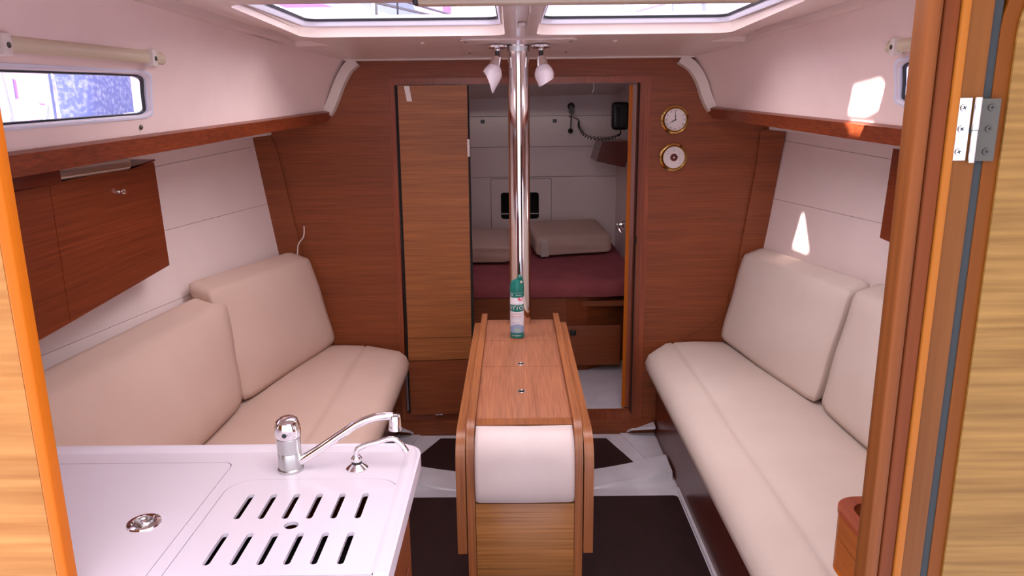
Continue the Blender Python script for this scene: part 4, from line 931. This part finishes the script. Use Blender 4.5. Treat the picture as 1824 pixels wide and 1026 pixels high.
for x, w_, h_, m_, lb in ((-22, 34, 9.2, bld_pink, 'long pink harbour building far off to the left'), (20, 38, 9.2, bld_lilac, 'long lilac harbour building far off to the right')):
    b_ = thing('harbour_building', lb, 'building', (x, 62, -.5), 'harbour buildings')
    bm = bmesh.new(); box(bm, (x-w_/2, 58, -.5), (x+w_/2, 66, h_)); link('walls', bm, m_, b_)
    bm = bmesh.new(); box(bm, (x-w_/2-.4, 57.6, h_), (x+w_/2+.4, 66.4, h_+.3)); link('roof', bm, boat_white, b_)
    first = None
    for k in range(12):
        for zz_ in (2.0, 5.4):
            xx = x-w_/2+1.5+k*(w_-3)/11
            if first is None:
                bm = bmesh.new(); box(bm, (xx-.6, 57.93, zz_), (xx+.6, 58.0, zz_+1.8)); first = link('window', bm, boat_blue, b_); fx0, fz0 = xx, zz_
            else:
                c__ = first.copy(); C.objects.link(c__); c__.location = first.location+V(xx-fx0, 0, zz_-fz0)
# rigging on the fore deck seen through the deck hatches
for a_, b_, r_, m_, lb in (((-.60, 3.55, 1.995), (-.30, 5.4, 2.083), .007, grey_plast, 'grey rope led forward over the left deck hatch'), ((-.47, 3.3, 1.975), (-.13, 5.6, 2.08), .005, black, 'thin dark rope led forward over the left deck hatch'), ((.72, 3.7, 2.005), (.56, 5.2, 2.07), .012, boat_white, 'white whisker pole lying forward of the right deck hatch')):
    bm = bmesh.new(); tube(bm, [a_, b_], r_, 10)
    for p_ in (a_, b_): tube(bm, [p_, (p_[0], p_[1], 1.80)], r_*.8, 8)
    tag(link('deck_line' if r_ < .01 else 'deck_pole', bm, m_), lb, 'rope' if r_ < .01 else 'pole')
# side deck gear seen through the port window
fd = thing('deck_bag', 'blue canvas bag standing on the side deck outside the left window', 'bag', (-1.8, 3.5, 1.46))
bm = bmesh.new(); box(bm, (-1.90, 3.24, 1.46), (-1.74, 3.60, 1.98), .03, 3); link('bag_body', bm, noisy('speckled_blue_canvas', lin(128, 140, 200), lin(196, 202, 232), 60, .9, lo=.45, hi=.75), fd)
wn_ = thing('deck_winch', 'white deck winch with rope outside the left window', 'winch', (-1.42, 2.85, 1.43))
bm = bmesh.new(); lathe(bm, [(.03, 0), (.034, .01), (.022, .03), (.022, .05), (.032, .065), (.028, .075), (0, .078)], (-1.40, 2.86, 1.46), n=24); link('drum', bm, boat_white, wn_)
bm = bmesh.new(); tube(bm, smooth_path([(-1.42, 2.84, 1.50), (-1.36, 3.0, 1.56), (-1.30, 3.2, 1.63), (-1.3, 3.6, 1.72)]), .006, 8); link('rope', bm, white_trim, wn_)
bm = bmesh.new(); prism(bm, [V(-1.22, .5, 1.40), V(-2.2, .5, 1.40), V(-1.9, 4.2, 1.44), V(-1.02, 4.2, 1.44)], (0, 0, .02)); struct('floor_side_deck_left', bm, boat_white, smooth=False)
bm = bmesh.new(); prism(bm, [V(1.28, .5, 1.40), V(2.2, .5, 1.40), V(1.9, 4.2, 1.44), V(1.08, 4.2, 1.44)], (0, 0, .02)); struct('floor_side_deck_right', bm, boat_white, smooth=False)
for s in (1, -1):
    for k, y in enumerate((1.7, 3.3)):
        bm = bmesh.new(); tube(bm, [(s*1.95, y, 1.44), (s*1.95, y, 2.05)], .012, 10); tag(link('stanchion', bm, chrome_soft), 'steel guardrail stanchion on the %s side deck, %s one' % ('right' if s > 0 else 'left', 'forward' if k else 'aft'), 'stanchion', 'guardrail stanchions')
    bm = bmesh.new(); tube(bm, [(s*2.0, .5, 1.75), (s*1.85, 4.2, 1.75)], .004, 6); tube(bm, [(s*2.0, .5, 2.03), (s*1.85, 4.2, 2.03)], .004, 6); tag(link('guard_wire', bm, chrome_soft), 'guard wires along the %s side deck' % ('right' if s > 0 else 'left'), 'wire')
